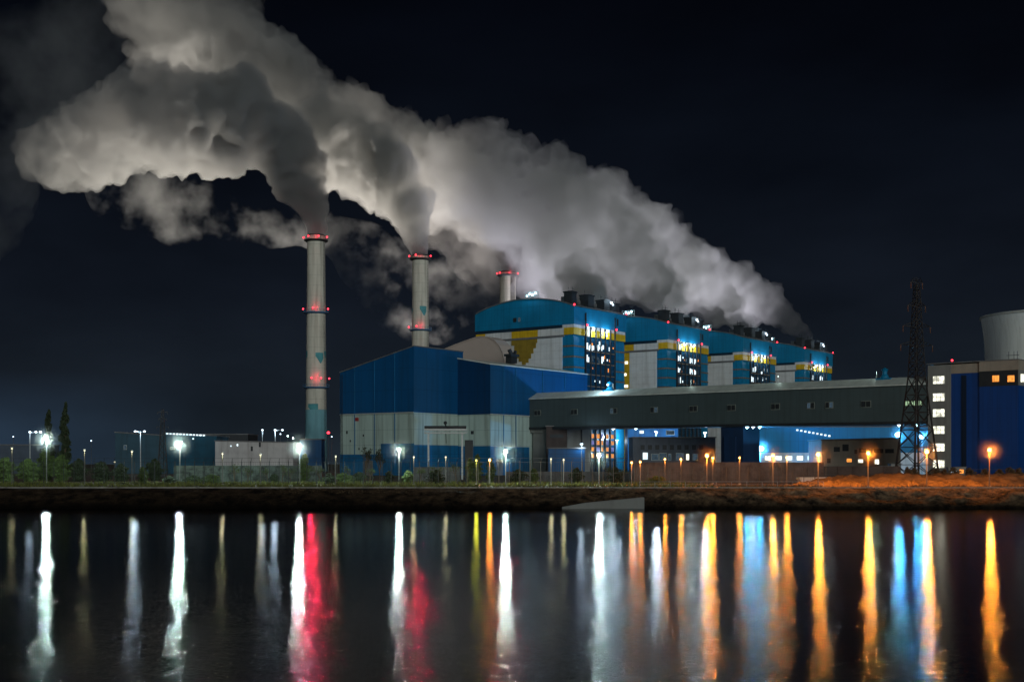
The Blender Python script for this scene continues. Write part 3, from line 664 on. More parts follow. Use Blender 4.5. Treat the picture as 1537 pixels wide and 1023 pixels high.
for n_, px in enumerate((807, 862, 921, 982, 1041, 1098, 1164, 1217, 1245, 1300)):
    x = gal_x(px); s_ = 1.25 if n_ in (7, 8) else 1.5; z = gz(x, 24.4)
    fr = MB(); fr.box(x - s_, x + s_, -.14, .0, z - .95, z + .95); fo = fr.build('window', M['dimframe'], r)
    for sx in (-1, 1):
        MB().box(x + (0.12 if sx > 0 else -s_ + .15), x + (s_ - .15 if sx > 0 else -.12), -.2, -.14, z - .75, z + .75).build('pane', M['dark'] if (n_ * 3 + sx) % 5 else WIN['dim'], fo)
x = gal_x(1372); z = gz(x, 24.3)
fo = MB().box(x - 2.6, x + 2.6, -.14, 0, z - .8, z + .8).build('window', M['dark'], r)
for k_ in range(6): MB().box(x - 2.4 + k_ * .82, x - 1.8 + k_ * .82, -.2, -.14, z - .6, z + .6).build('pane', WIN['green'], fo)
for px in (902, 1316):
    x = gal_x(px); z = gz(x, 31.3); q = MB(); q.lathe([(1.2, z - .3), (1.1, z + .8), (.7, z + 1.3), (.7, z + 2.2), (1.0, z + 2.6), (.2, z + 3.2)], x, 4.5, 16); q.box(x - 2.2, x + 2.2, 3.4, 5.6, z - .5, z + .3)
    q.build('roof_ventilator', M['teal'], r)
x = gal_x(902); MB().ball((x + .2, 3.2, gz(x, 33.2)), .35).build('work_or_streak_lamp', BULB['b'], r, True); light(r, (x, 1.0, gz(x, 34)), (.6, .85, 1.0), 2200, .3)
# lamps on the far side of the gallery that light its pale roof
for x in (30, 62, 94, 126):
    q = MB(); z = gz(x, 31.3); q.tube((x, 9.4, z - 2), (x, 9.4, z + 2.6), .07); q.build('lamp_pole', M['steel'], r)
    light(r, (x, 9.0, z + 3.0), (.75, 1.0, .9), 750, .2)
# pier by the hall
x = gal_x(809); q = MB(); q.box(x - 3.8, x + 3.2, 1, 8, G, gz(x, 18.7)); q.box(x - 5, x + 6, .5, 8.5, gz(x, 17.6), gz(x, 18.7)); q.build('pier', M['greyrender'], r)
# dark blue tower under the middle
x0, xm = gal_x(1075), gal_x(1117)
q = MB(); q.box(x0 + 1.5, xm - .5, .3, 9, G, gz(x0, 18.6)); q.box(x0 + 3, xm - 3, -.4, .3, G, 15); st_ = q.build('support_tower', surf('dark_blue_tower', (.008, .03, .085), .6, .2, .2, stain=.3), r)
for (px, kd) in ((1122, 'c'), (1141, 'c'), (1131, 'b'), (1350, 'b'), (1378, 'c'), (921, 'b'), (955, 'b')):  # lamps added under the gallery to cast streaks on the river
    x = gal_x(px); z = gz(x, 18.3)
    MB().box(x - .35, x + .35, -.5, .2, z + .1, z + .3).ball((x, -.3, z - .05), .22).build('work_or_streak_lamp', BULB[kd], r)
    light(r, (x, -.6, z - .3), LCOL[kd], 3200 if kd == 'c' else 1300, .2, 'SPOT', aim=(.35 if px > 1100 else .2, -1.0, -.35), spot=75, blend=.4)

# ------------------------------------------------------------------ low buildings under and behind the gallery
def low_building(name, px0, px1, Yd, top, depth, mat, label, rz=0.0, windows=(), wmat='dim', roof='roofgrey', slope=0.0, cat='building', bottom=G, group=None):
    x0, x1 = wx(px0, Yd), wx(px1, Yd); z = wz(top, Yd); wd = x1 - x0
    r = empty(name, x0, Yd, bottom, rz, label=label, cat=cat, group=group)
    MB().prism([(0, bottom), (0, z), (wd, z + slope), (wd, bottom)], 'y', 0, depth).build('wall', mat, r)
    MB().prism([(-.3, z + .03), (-.3, z + .4), (wd + .3, z + .4 + slope), (wd + .3, z + .03 + slope)], 'y', -.3, depth + .3).build('roof', M[roof], r)
    for wn in windows:
        a, b_, c, d = wn[:4]; mt = wn[4] if len(wn) > 4 else wmat
        fo = MB().box(wx(a, Yd) - x0 - .12, wx(b_, Yd) - x0 + .12, -.1, 0, wz(d, Yd) - .12, wz(c, Yd) + .12).build('window', M['frame'] if mt != 'dark' else M['dark'], r)
        if mt != 'dark': MB().box(wx(a, Yd) - x0, wx(b_, Yd) - x0, -.17, -.1, wz(d, Yd), wz(c, Yd)).build('pane', WIN[mt], fo)
    return r
low_building('annex', 820, 851, 420, 640, 12, M['brownwall'], 'dark brown annex under the left end of the gallery', windows=((826, 845, 652, 656, 'dark'),))
low_building('annex', 851.5, 886, 424, 642, 14, M['greyrender'], 'grey annex beside the dark brown one under the gallery', windows=((872, 873.5, 645, 690, 'dark'),))
low_building('shed', 823, 878, 405, 673, 6, M['blue'], 'low blue shed in front of the annexes under the gallery')
wins = [(962 + i_ * 11, 967 + i_ * 11, 668, 674, 'dark') for i_ in range(9)]
wins += [(965, 972, 679, 689, 'cold'), (978, 988, 681, 690, 'dim'), (990, 1000, 680, 690, 'dim'), (1003, 1007, 681, 690, 'dim'), (1015, 1026, 680, 690, 'dim'), (1030, 1034, 681, 690, 'office'), (1040, 1047, 681, 690, 'dim')]
low_building('office_block', 950, 1074, 400, 657, 14, surf('dark_slate_wall', (.07, .085, .11), .7, .25, .2, stain=.3), 'dark slate office block with a row of lit ground floor windows, under the gallery', windows=wins)
low_building('blue_shed', 942, 1018, 446, 640, 10, M['blue_low'], 'bright blue lit shed above the dark slate office block, under the gallery', windows=((1000, 1012, 646, 652, 'dim'), (960, 966, 646, 650, 'cold')))
low_building('machine_hall', 1100, 1412, 452, 641, 20, M['teal'], 'long teal hall lit cyan by floodlights, behind the gallery',
             windows=[(1148 + i_ * 16, 1157 + i_ * 16, 684, 690, 'cold' if i_ % 3 else 'office') for i_ in range(5)])
mh = [o for o in bpy.data.objects if o.name == 'machine_hall'][0]
MB().box(0, wx(1412, 452) - wx(1100, 452), -.12, 0, G, wz(679, 452)).build('lower_wall', M['white'], mh)  # band whitened to paint in the floodlight on the lower wall
q = MB()
for i_ in range(9): q.box(wx(1195 + i_ * 6, 452) - wx(1100, 452), wx(1198 + i_ * 6, 452) - wx(1100, 452), -.4, -.12, wz(645 + i_ * 1.1, 452) - .3, wz(645 + i_ * 1.1, 452) + .3)
q.build('light_strip', WIN['cold'], mh)
low_building('tan_office', 1233, 1352, 372, 661, 16, M['tan'], 'low tan office with dark upper windows, left of the pylon', slope=.6,
             windows=[(1252, 1260, 671, 677, 'dark'), (1265, 1273, 667, 676, 'dark'), (1283, 1286, 675, 680, 'dark'), (1290, 1300, 673, 678, 'dark'), (1305, 1309, 674, 679, 'dark'), (1312, 1325, 674, 679, 'dark'), (1329, 1341, 674, 679, 'dark'),
                      (1242, 1246, 688, 694, 'dark'), (1271, 1278, 688, 693, 'warm'), (1288, 1295, 689, 694, 'office'), (1313, 1319, 689, 696, 'office')])
low_building('container', 1202, 1262, 240, 719, 2.4, M['white'], 'low white container on the ground behind the orange lamps', roof='roofpale', cat='container')
# left distance
low_building('warehouse', 173, 245, 470, 649, 20, surf('dark_teal_sheet', (.03, .07, .10), .8, .2, .2, stain=.3), 'dark teal warehouse between the poplars and the lattice mast', slope=-1.2, windows=((186, 190, 668, 674, 'dim'),))
low_building('warehouse', 246, 325, 470, 651, 20, surf('dark_blue_sheet', (.01, .06, .10), .8, .2, .2, stain=.3), 'dark blue warehouse left of the long white shed', slope=-.8, windows=((256, 262, 671, 674, 'dim'), (289, 291, 657, 659, 'cold')))
wh = [o for o in bpy.data.objects if o.name == 'warehouse.001'][0]
q = MB()
for i_ in range(12): q.box(wx(250 + i_ * 5, 470) - wx(246, 470), wx(253 + i_ * 5, 470) - wx(246, 470), -.7, -.35, wz(648, 470) - .9 - i_ * .06, wz(648, 470) - .35 - i_ * .06)
q.build('light_strip', WIN['cold'], wh)
low_building('white_shed', 323, 440, 440, 662, 14, surf('white_shed_wall', (.40, .39, .39), .8, .2, .2, stain=.35), 'long low white shed left of the tallest chimney', slope=-.6,
             windows=((346, 347.5, 668, 670, 'cold'), (355.5, 357.5, 666, 669, 'cold'), (377, 379, 670, 676, 'dark'), (389, 391, 664, 670, 'dark')))
low_building('far_warehouse', 300, 372, 520, 652, 20, M['dark'], 'dark far warehouse roofline above the white shed')
low_building('far_shed', -20, 66, 480, 668, 16, surf('far_wall', (.06, .08, .11), .8, .2, .2), 'low bluish shed at the far left edge')

# cluttered little lights far away on the right and left (each a small lit cabin)
for n_, (px, py, Yd, mt) in enumerate(((1327, 706, 300, 'cold'), (1337, 708, 300, 'office'), (1345, 702, 310, 'dim'), (1442, 707, 300, 'warm'), (1432, 708, 295, 'cold'))):
    x = wx(px, Yd); z = wz(py, Yd); r = empty('cabin', x, Yd, G, label=('tiny lit cabin left of the pylon', 'tiny yellow-lit cabin between the others by the pylon', 'tiny dim cabin close to the pylon', 'tiny orange-lit cabin at the foot of the deep blue building', 'tiny white-lit cabin beside the stair tower foot')[n_], cat='cabin', group='small lit cabins')
    MB().box(-1.3, 1.3, 0, 2.4, G, z + 1.0).build('wall', M['greyrender'], r); MB().box(-1.5, 1.5, -.2, 2.6, z + 1.0, z + 1.15).build('roof', M['roofgrey'], r)
    MB().box(-.7, .7, -.08, 0, z - .5, z + .5).build('window', WIN[mt], r)

# ------------------------------------------------------------------ right building
P0 = Vector((110, 326, 0)); P1 = Vector((127.7, 311, 0)); bd = P1 - P0; BL = bd.length; ba = math.atan2(bd.y, bd.x)
r = empty('crusher_house', P0.x, P0.y, G, ba, label='deep blue building with a pale stair tower and six lit windows at the right edge', cat='industrial building')
dn2 = Vector((math.cos(ba), math.sin(ba)))
def bx(px):
    k_ = (px - CX) / FPX; return (k_ * P0.y - P0.x) / (dn2.x - k_ * dn2.y)
def bzz(px, py): x = bx(px); return wz(py, P0.y + dn2.y * x)
zt = 33.0
xa, xb = bx(1427), bx(1470)
MB().box(0, xa, 0, 16, G, zt - .2).build('stair_tower', M['greyrender'], r)
MB().box(xa, BL, .3, 16, G, zt - 2.6).build('wall', M['blue_right'], r)
MB().box(xa, xb, .2, 16, zt - 2.6, zt - .2).box(xb, BL + .2, -.2, 16.2, zt - 2.4, zt + .1).build('parapet', M['tan'], r)
MB().box(-.2, BL + .3, -.4, 16.4, zt + .1, zt + .35).build('roof', M['roofgrey'], r)
MB().box(xb, BL, -.1, .3, zt - 6.3, zt - 2.4).build('window_band', M['dark'], r)
MB().box(xb, BL, .0, .3, G, zt - 6.3).build('wall', M['blue_right'], r)
MB().box(BL, BL + .15, 0, 16, zt - 6.3, zt - 2.4).build('corner_wall', M['greyrender'], r)
MB().box(bx(1443), bx(1450), .08, .3, G, zt - 3.2).build('drain_stain', surf('dark_stain', (.004, .012, .03), .9, .5, .3, (1, 1, .1)), r)
for py in (570, 596, 619.5, 645, 671, 696):
    x0, x1 = bx(1400.5), bx(1418); z = bzz(1409, py)
    fo = MB().box(x0 - .1, x1 + .1, -.12, 0, z - 1.12, z + 1.12).build('window', M['frame'], r)
    cw = (x1 - x0) / 3
    for a in range(3):
        for b_ in range(2):
            MB().box(x0 + a * cw + .07, x0 + (a + 1) * cw - .07, -.18, -.12, z - 1.0 + b_ * 1.02 + .03, z - .05 + b_ * 1.02).build('pane', WIN['office'], fo)
for px in (1495, 1518):
    z = bzz(px, 568); x = bx(px); fo = MB().box(x - .95, x + .95, -.25, -.1, z - .95, z + .95).build('window', M['dark'], r)
    for a in (-1, 0, 1): MB().box(x - .26 + a * .58, x + .26 + a * .58, -.32, -.25, z - .8, z + .8).build('pane', WIN['warm'], fo)
fo = MB().box(BL + .15, BL + .3, 1.5, 4.0, zt - 5.4, zt - 3.4).build('window', WIN['office'], r)
MB().ball((bx(1428), .5, zt + .9), .28).build('beacon', RED, r, True)
q = MB()
for xx in (bx(1508), bx(1516), bx(1521)): q.tube((xx, 3, zt + .2), (xx, 3, zt + 2.6), .06)
q.tube((bx(1505), 3, zt + 1.6), (bx(1524), 3, zt + 1.6), .06); q.build('antenna', M['dark'], r)

# cooling tower
ct = empty('cooling_tower', wx(1572, 700), 700, G, label='huge pale concrete cooling tower behind the building at the right edge', cat='cooling tower')
zt2 = wz(474, 700); prof = []
for t in range(31):
    z = G + (zt2 - G) * t / 30; f = (z - (G + (zt2 - G) * .74)) / (zt2 - G)
    rr = 33.2 * math.sqrt(1 + (f * (1.25 if f < 0 else 1.5)) ** 2); prof.append((rr, z))
MB().lathe(prof, n=96, cap=False).build('shell', surf('tower_concrete', (.70, .70, .64), .85, .12, .06, (1, 1, .3), stain=.25, bump=.05), ct, True)
MB().lathe([(prof[-1][0] - .8, zt2 - 3), (prof[-1][0] - .8, zt2 + .2), (prof[-1][0] + .5, zt2 + .2), (prof[-1][0] + .5, zt2 - 1.0), (prof[-1][0], zt2 - 1.1)], n=96, cap=False).build('rim', M['concrete'], ct)

# ------------------------------------------------------------------ lattice pylon
def lattice(q, hw0, hw1, z0, z1, n, rl, rb, cross=True):
    def cor(k_, f): h = hw0 + (hw1 - hw0) * f; return Vector((h * (1, 1, -1, -1)[k_], h * (1, -1, -1, 1)[k_], z0 + (z1 - z0) * f))
    for i_ in range(n):
        f0, f1 = i_ / n, (i_ + 1) / n
        for k_ in range(4):
            a, b_ = cor(k_, f0), cor((k_ + 1) % 4, f1); q.tube(a, b_, rb, n=4); q.tube(cor((k_ + 1) % 4, f0), cor(k_, f1), rb, n=4)
            if cross: q.tube(cor(k_, f1), cor((k_ + 1) % 4, f1), rb, n=4)
def lattice_legs(root, hw0, hw1, z0, z1, rl, mat):
    for k_ in range(4):
        sx, sy = (1, 1, -1, -1)[k_], (1, -1, -1, 1)[k_]
        MB().tube((sx * hw0, sy * hw0, z0), (sx * hw1, sy * hw1, z1), rl, rl * .6, 4).build('leg', mat, root)
PY = 262
py_ = empty('pylon', wx(1376, PY), PY, G, R(22), label='tall dark lattice power pylon in front of the stair tower', cat='pylon')
zt3 = wz(421, PY); zs = G + (zt3 - G) * .52
lattice_legs(py_, 3.3, 1.25, G, zs, .24, M['pylon'])
for k_ in range(4):
    sx, sy = (1, 1, -1, -1)[k_], (1, -1, -1, 1)[k_]
    MB().box(sx * 3.3 - .35, sx * 3.3 + .35, sy * 3.3 - .35, sy * 3.3 + .35, G - .1, G + .35).build('footing', M['kerb'], py_)
q = MB(); lattice(q, 3.3, 1.25, G, zs, 6, .1, .095); q.build('bracing', M['pylon'], py_)
q = MB(); lattice(q, 1.25, .45, zs, zt3 - 1, 12, .1, .075)
for k_ in range(4):
    sx, sy = (1, 1, -1, -1)[k_], (1, -1, -1, 1)[k_]; q.tube((sx * 1.25, sy * 1.25, zs), (sx * .45, sy * .45, zt3 - 1), .11, .07, 4); q.tube((sx * .45, sy * .45, zt3 - 1), (0, 0, zt3 + .3), .07, .05, 4)
q.build('mast', M['pylon'], py_)
for (py, hw) in ((424, 1.5), (459, 2.3), (490, 3.6), (518, 4.2)):
    z = wz(py, PY); q = MB()
    for s_ in (-1, 1):
        for yy in (-.5, .5):
            q.tube((s_ * .4, yy, z - .15), (s_ * hw, 0, z + .1), .07, n=4); q.tube((s_ * .4, yy, z + 1.1), (s_ * hw, 0, z + .1), .06, n=4)
        for t in (.35, .6, .8): q.tube((s_ * hw * t, .5 * (1 - t), z), (s_ * hw * t, -.5 * (1 - t), z + 1.0 * (1 - t)), .04, n=4)
    ca = q.build('crossarm', M['pylon'], py_)
    for s_ in (-1, 1):
        MB().lathe([(.05, z - 1.3), (.14, z - 1.2), (.06, z - 1.05), (.14, z - .9), (.06, z - .75), (.14, z - .6), (.06, z - .45), (.14, z - .3), (.04, z + .05)], s_ * hw, 0, 8).build('insulator', M['insul'], ca)
# smaller dark mast on the left
my = 330
ms = empty('lattice_mast', wx(244, my), my, G, R(10), label='thin dark lattice mast with short crossarms left of the white shed', cat='mast')
zt4 = wz(614, my); lattice_legs(ms, 1.3, .25, G, zt4, .12, M['dark'])
q = MB(); lattice(q, 1.3, .25, G, zt4, 12, .1, .06); q.build('bracing', M['dark'], ms)
for (py, hw) in ((618, 1.3), (628, 1.0), (640, 1.5)):
    q = MB(); z = wz(py, my); q.tube((-hw, 0, z), (hw, 0, z), .12, n=4); q.tube((-hw, 0, z), (-hw, 0, z - .6), .1, n=4); q.tube((hw, 0, z), (hw, 0, z - .6), .1, n=4); q.build('crossarm', M['dark'], ms)

# ------------------------------------------------------------------ pipe trestle in front of the halls
ty = 300
tr = empty('pipe_trestle', wx(668, ty), ty, G, label='dark steel pipe trestle in front of the blue and white halls', cat='trestle')
x0, x1 = wx(637, ty) - wx(668, ty), wx(700, ty) - wx(668, ty)
q = MB(); z = wz(643, ty)
q.box(x0, x1, -.6, .6, z - .5, z); q.box(x0, x1, -.6, .6, z - 1.2, z - .9)
for t in range(10): xx = x0 + (x1 - x0) * t / 9; q.tube((xx, -.5, z - 1.1), (xx + (x1 - x0) / 18, -.5, z), .07, n=4)
q.build('beam', M['steel'], tr)
for xx in (x0 + 1.0, x1 - 1.0):
    q = MB(); q.box(xx - .22, xx + .22, -.3, .3, G, z - 1.2); q.build('leg', M['steel'], tr)
q = MB(); q.box(x1 - .4, x1 + 1.6, .2, 1.8, G, wz(660, ty)); q.build('pillar', M['dark'], tr)
q = MB(); q.tube((x0, 0, z + .35), (x1, 0, z + .35), .35, n=10); q.build('pipe', M['dark'], tr)
q = MB(); xx = 0.2; q.tube((xx, -.5, z), (xx - .1, -.5, z + 1.6), .25, .1); q.ball((xx - .1, -.5, z + 1.4), .45); q.tube((xx, -.6, z - 1.2), (xx + .1, -.6, z - 3.6), .08); q.build('valve', M['dark'], tr)

# ------------------------------------------------------------------ walls and fences
def panel_wall(px0, px1, Yd, top, mat, label, step=3.0):
    x0, x1 = wx(px0, Yd), wx(px1, Yd); z = wz(top, Yd)
    r = empty('concrete_wall', x0, Yd, G, label=label, cat='wall')
    n = max(1, int((x1 - x0) / step)); st = (x1 - x0) / n
    q = MB(); q.box(0, x1 - x0, 0, .16, G - .1, z); q.build('panel', mat, r)
    q = MB()
    for i_ in range(n + 1): q.box(i_ * st - .16, i_ * st + .16, -.12, 0, G, z + .12)
    q.build('pillar', mat, r)
    q = MB(); q.box(-.1, x1 - x0 + .1, -.06, .22, z + .002, z + .1); q.build('coping', mat, r)
    return r
wl_mat = surf('painted_graffiti_wall', (.06, .075, .065), .85, .9, .8, stain=.6)
panel_wall(262, 482, 268, 699, wl_mat, 'patchy pale concrete wall below the long white shed')
panel_wall(622, 690, 276, 701, M['wallconc'], 'patchy grey concrete wall in front of the blue and white halls')
panel_wall(760, 952, 268, 708, surf('dark_panel_wall', (.07, .075, .08), .9, .5, .5, stain=.4), 'dark concrete wall in front of the gallery pier')
panel_wall(952, 1235, 256, 694, surf('brown_panel_wall', (.085, .07, .062), .9, .45, .4, stain=.5), 'dark brown wall lit orange under the gallery')
panel_wall(1235, 1350, 262, 700, surf('brown_low_wall', (.06, .05, .045), .9, .45, .4), 'low dark wall in front of the tan office')

def fence(px0, px1, Yd, top, label, spacing, lean=True, mat='dark', bars=.42):
    x0, x1 = wx(px0, Yd), wx(px1, Yd); z = wz(top, Yd); r = empty('fence', x0, Yd, G, label=label, cat='fence')
    n = int((x1 - x0) / spacing); st = (x1 - x0) / n; rg = random.Random(int(px0) + 3)
    for i_ in range(n + 1):
        q = MB(); q.tube((i_ * st, 0, G), (i_ * st + rg.uniform(-.05, .05), 0, z), .075, .07, 5)
        if lean: q.tube((i_ * st, 0, z), (i_ * st + .25, -.55, z + .6), .05, .04, 4)
        q.build('post', M[mat], r)
    q = MB(); x = 0
    while x < x1 - x0:
        q.tube((x, 0, G + .1), (x, 0, z - .1), .014, n=3); x += bars
    for zz in (G + .25, (G + z) / 2, z - .12): q.tube((0, 0, zz), (x1 - x0, 0, zz), .03, n=4)
    if lean: q.tube((.25, -.55, z + .6), (x1 - x0 + .25, -.55, z + .6), .025, n=4)
    q.build('wire_mesh', M[mat], r)
    return r
fence(-40, 262, 236, 692, 'tall dark wire fence with leaning post tops in front of the poplars', 1.9)
fence(264, 700, 234, 692, 'tall dark wire fence in front of the pale concrete wall and halls', 1.75)
fence(702, 952, 234, 692, 'tall wire fence in front of the lower blue hall and gallery pier', 1.9, mat='fence')
fence(956, 1240, 236, 700, 'orange-lit wire fence in front of the dark brown wall', 2.1, False, 'fence')
fence(1400, 1620, 240, 703, 'thin wire fence on the mound before the deep blue building', 4.2, False, 'fence', 1.4)
# low handrail along the path
def railing(px0, px1, Yd, h, label):
    x0, x1 = wx(px0, Yd), wx(px1, Yd); r = empty('handrail', x0, Yd, G, label=label, cat='railing')
    n = int((x1 - x0) / 2.4); st = (x1 - x0) / n
    for i_ in range(n + 1): MB().tube((i_ * st, 0, G), (i_ * st, 0, G + h), .045, n=5).build('post', M['steel'], r)
    MB().tube((0, 0, G + h), (x1 - x0, 0, G + h), .035, n=5).tube((0, 0, G + h * .5), (x1 - x0, 0, G + h * .5), .025, n=5).build('rail', M['steel'], r)
railing(960, 1236, 206.0, .95, 'low metal handrail beside the path under the orange lamps')

# ------------------------------------------------------------------ trees and shrubs
def bare_tree(px, Yd, h, seed, label, group, mat='bark', name='bare_tree', spread=.55, leaves=0, leafmat='leaf', levels=4):
    r = empty(name, wx(px, Yd), Yd, G, label=label, cat='tree' if 'tree' in name else 'shrub', group=group)
    rg = random.Random(seed); q = MB(); tr_ = MB(); lf = MB()
    def grow(p, d, ln, rd, lev):
        e = p + d * ln
        (tr_ if lev == 0 else q).tube(p, e, rd, rd * .65, 5)
        if lev >= levels:
            if leaves: lf.leafcloud(e, (.5, .5, .5), leaves, .16, rg)
            return
        for _ in range(3 if lev else 4):
            nd = (d + Vector((rg.uniform(-1, 1), rg.uniform(-1, 1), rg.uniform(-.2, .6))) * spread).normalized()
            grow(p + d * ln * rg.uniform(.55, 1), nd, ln * rg.uniform(.55, .8), rd * .58, lev + 1)
    grow(Vector((0, 0, G - .1)), Vector((rg.uniform(-.1, .1), 0, 1)).normalized(), h * .34, h * .022, 0)
    tr_.build('trunk', M[mat], r); q.build('branches', M[mat], r)
    if leaves: lf.build('foliage', M[leafmat], r)
    return r
def leafy(px, Yd, top, halfw, seed, label, group, mat, name, count=2600, size=.28, trunk_h=None, taper=True):
    zt_ = wz(top, Yd); r = empty(name, wx(px, Yd), Yd, G, label=label, cat='tree' if name.endswith('tree') else 'shrub', group=group)
    rg = random.Random(seed); H = zt_ - G
    MB().tube((0, 0, G - .1), (0, 0, G + H * .8), H * .02 + .05, .05, 7).build('trunk', M['bark'], r)
    lf = MB(); br = MB(); k_ = 34
    for i_ in range(k_):
        f = (i_ + .5) / k_; z = G + H * (.06 + .94 * f)
        wdt = halfw * ((1 - f ** 2.2) * .9 + .12 if taper else math.sin(math.pi * (.15 + .8 * f)))
        a = rg.uniform(0, 6.28); rr = wdt * rg.uniform(.1, .6)
        c = (rr * math.cos(a), rr * math.sin(a), z); br.tube((0, 0, z - H * .05), c, .05, .02, 4)
        s_ = rg.uniform(.35, .7) * wdt + .12
        lf.leafcloud(c, (s_, s_, H * .05 + .15), count // k_, size, rg)
    br.build('branches', M['bark'], r); lf.build('foliage', M[mat], r)
    return r
leafy(98, 285, 608, 1.9, 11, 'taller of the two dark poplars on the left', 'dark poplars', 'leafdark', 'poplar_tree', 5200, .3)
leafy(73, 288, 618, 1.8, 12, 'shorter dark poplar behind the leftmost tall lamp', 'dark poplars', 'leafdark', 'poplar_tree', 4200, .3)
bl = [(8, 262, 688, 3.2, 'leaf', 'dark round bush at the far left edge'), (42, 264, 690, 3.0, 'leaf', 'green bush left of the leftmost tall lamp'), (70, 275, 676, 3.2, 'leaf', 'brightly lit bush just behind the leftmost tall lamp'), (92, 268, 684, 3.0, 'leaf', 'lit green bush below the taller poplar'),
      (118, 270, 690, 2.6, 'leafdark', 'dark bush right of the taller poplar'), (152, 272, 694, 2.8, 'leafdark', 'low dark bush between the path lamps'), (182, 272, 697, 2.2, 'leafdark', 'low dark bush by the lamp before the warehouse'), (232, 280, 690, 2.4, 'leafdark', 'dark bush at the foot of the lattice mast')]
for i_, (px, Yd, tp, hw, mt, lb) in enumerate(bl): leafy(px, Yd, tp, hw, 30 + i_, lb, 'bushes on the left', mt, 'bush', 2600, .26, taper=False)
leafy(716, 262, 683, 1.5, 51, 'yellow-green lit shrub beside the orange lamp', 'lit shrubs', 'leaf', 'bush', 2600, .2, taper=False)
leafy(705, 262, 690, 1.2, 54, 'shorter yellow-green shrub left of the lit one', 'lit shrubs', 'leaf', 'bush', 1600, .2, taper=False)
leafy(737, 262, 688, 1.4, 52, 'yellow-green shrub right of the orange lamp', 'lit shrubs', 'leaf', 'bush', 2200, .2, taper=False)
leafy(457, 262, 682, 1.6, 53, 'pale lit shrub against the chimney foot block', 'lit shrubs', 'leaf', 'bush', 2200, .2, taper=False)
sap = [(549, 292, 9.4, 'taller bare tree in front of the white part of the blue hall'), (570, 292, 8.4, 'shorter bare tree in front of the white part of the blue hall')]
for i_, (px, Yd, h, lb) in enumerate(sap): bare_tree(px, Yd, h, 60 + i_, lb, 'bare trees by the hall', spread=.38, leaves=5, leafmat='leafdark')
rg = random.Random(77); shr = [(352, 262), (372, 262), (402, 262), (424, 260), (436, 262), (480, 260), (524, 262), (556, 260), (632, 262), (648, 262), (662, 262), (685, 262), (860, 262), (912, 262), (935, 260)]
pl = ['below the white shed left part', 'below the white shed door', 'right of the lamp on the patchy wall', 'in the middle of the lit wall', 'left of the chimney lamp', 'right of the chimney lamp', 'below the left edge of the hall', 'below the taller bare tree',
      'right of the hall corner lamp', 'left of the trestle', 'under the trestle middle', 'under the trestle right end', 'below the gallery shed', 'right of the lamp below the orange bay', 'at the end of the fence under the gallery']
for i_, (px, Yd) in enumerate(shr): bare_tree(px, Yd, 3.6 + rg.random() * 1.6, 80 + i_, 'thin leafless shrub ' + pl[i_], 'leafless shrubs along the wall', name='bare_shrub', spread=.75, leaves=3, levels=3)
wd_ = ((214, 'left of the lattice mast lamp'), (254, 'under the second tall white lamp'), (290, 'at the left part of the patchy wall'), (318, 'left of the lamp below the white shed'), (412, 'right of the shrub lamp'), (494, 'left of the lamp below the hall edge'), (516, 'below the white part of the hall'),
       (538, 'left of the taller bare tree'), (584, 'left of the hall corner lamp'), (612, 'right of the hall corner lamp'), (655, 'under the trestle'), (778, 'right of the lower hall lamp'), (802, 'below the gallery pier'), (866, 'below the blue shed'), (924, 'right of the white lamp under the gallery'), (986, 'on the dark brown wall'))
for i_, (px, lb) in enumerate(wd_):
    leafy(px, 240 + (i_ * 7 % 5) * 4, 702 + (i_ * 13 % 14), 1.2 + (i_ % 4) * .5, 200 + i_, 'low weedy bush by the fence ' + lb, 'weedy bushes along the fence', 'leafdark' if i_ % 3 else 'leaf', 'bush', 1300, .2, taper=False)
# low weeds right side skyline
for i_, px in enumerate((1362, 1372, 1404, 1418, 1432, 1456, 1478, 1500, 1516, 1530)):
    leafy(px, 246 + (i_ % 3) * 4, 702 + (i_ * 5 % 4), 1.3 + (i_ % 3) * .5, 120 + i_, 'low orange-lit bush number %d from the pylon along the mound' % (i_ + 1) if False else ('low orange-lit bush ' + ('under the pylon left side', 'under the pylon middle', 'right of the pylon foot', 'below the lit stair windows', 'below the stair tower corner', 'below the dark drain stain', 'left of the rightmost orange lamp', 'right of the rightmost orange lamp', 'below the right orange window', 'at the far right edge')[i_]), 'low bushes on the mound', 'drygrass', 'bush', 1100, .22, taper=False)

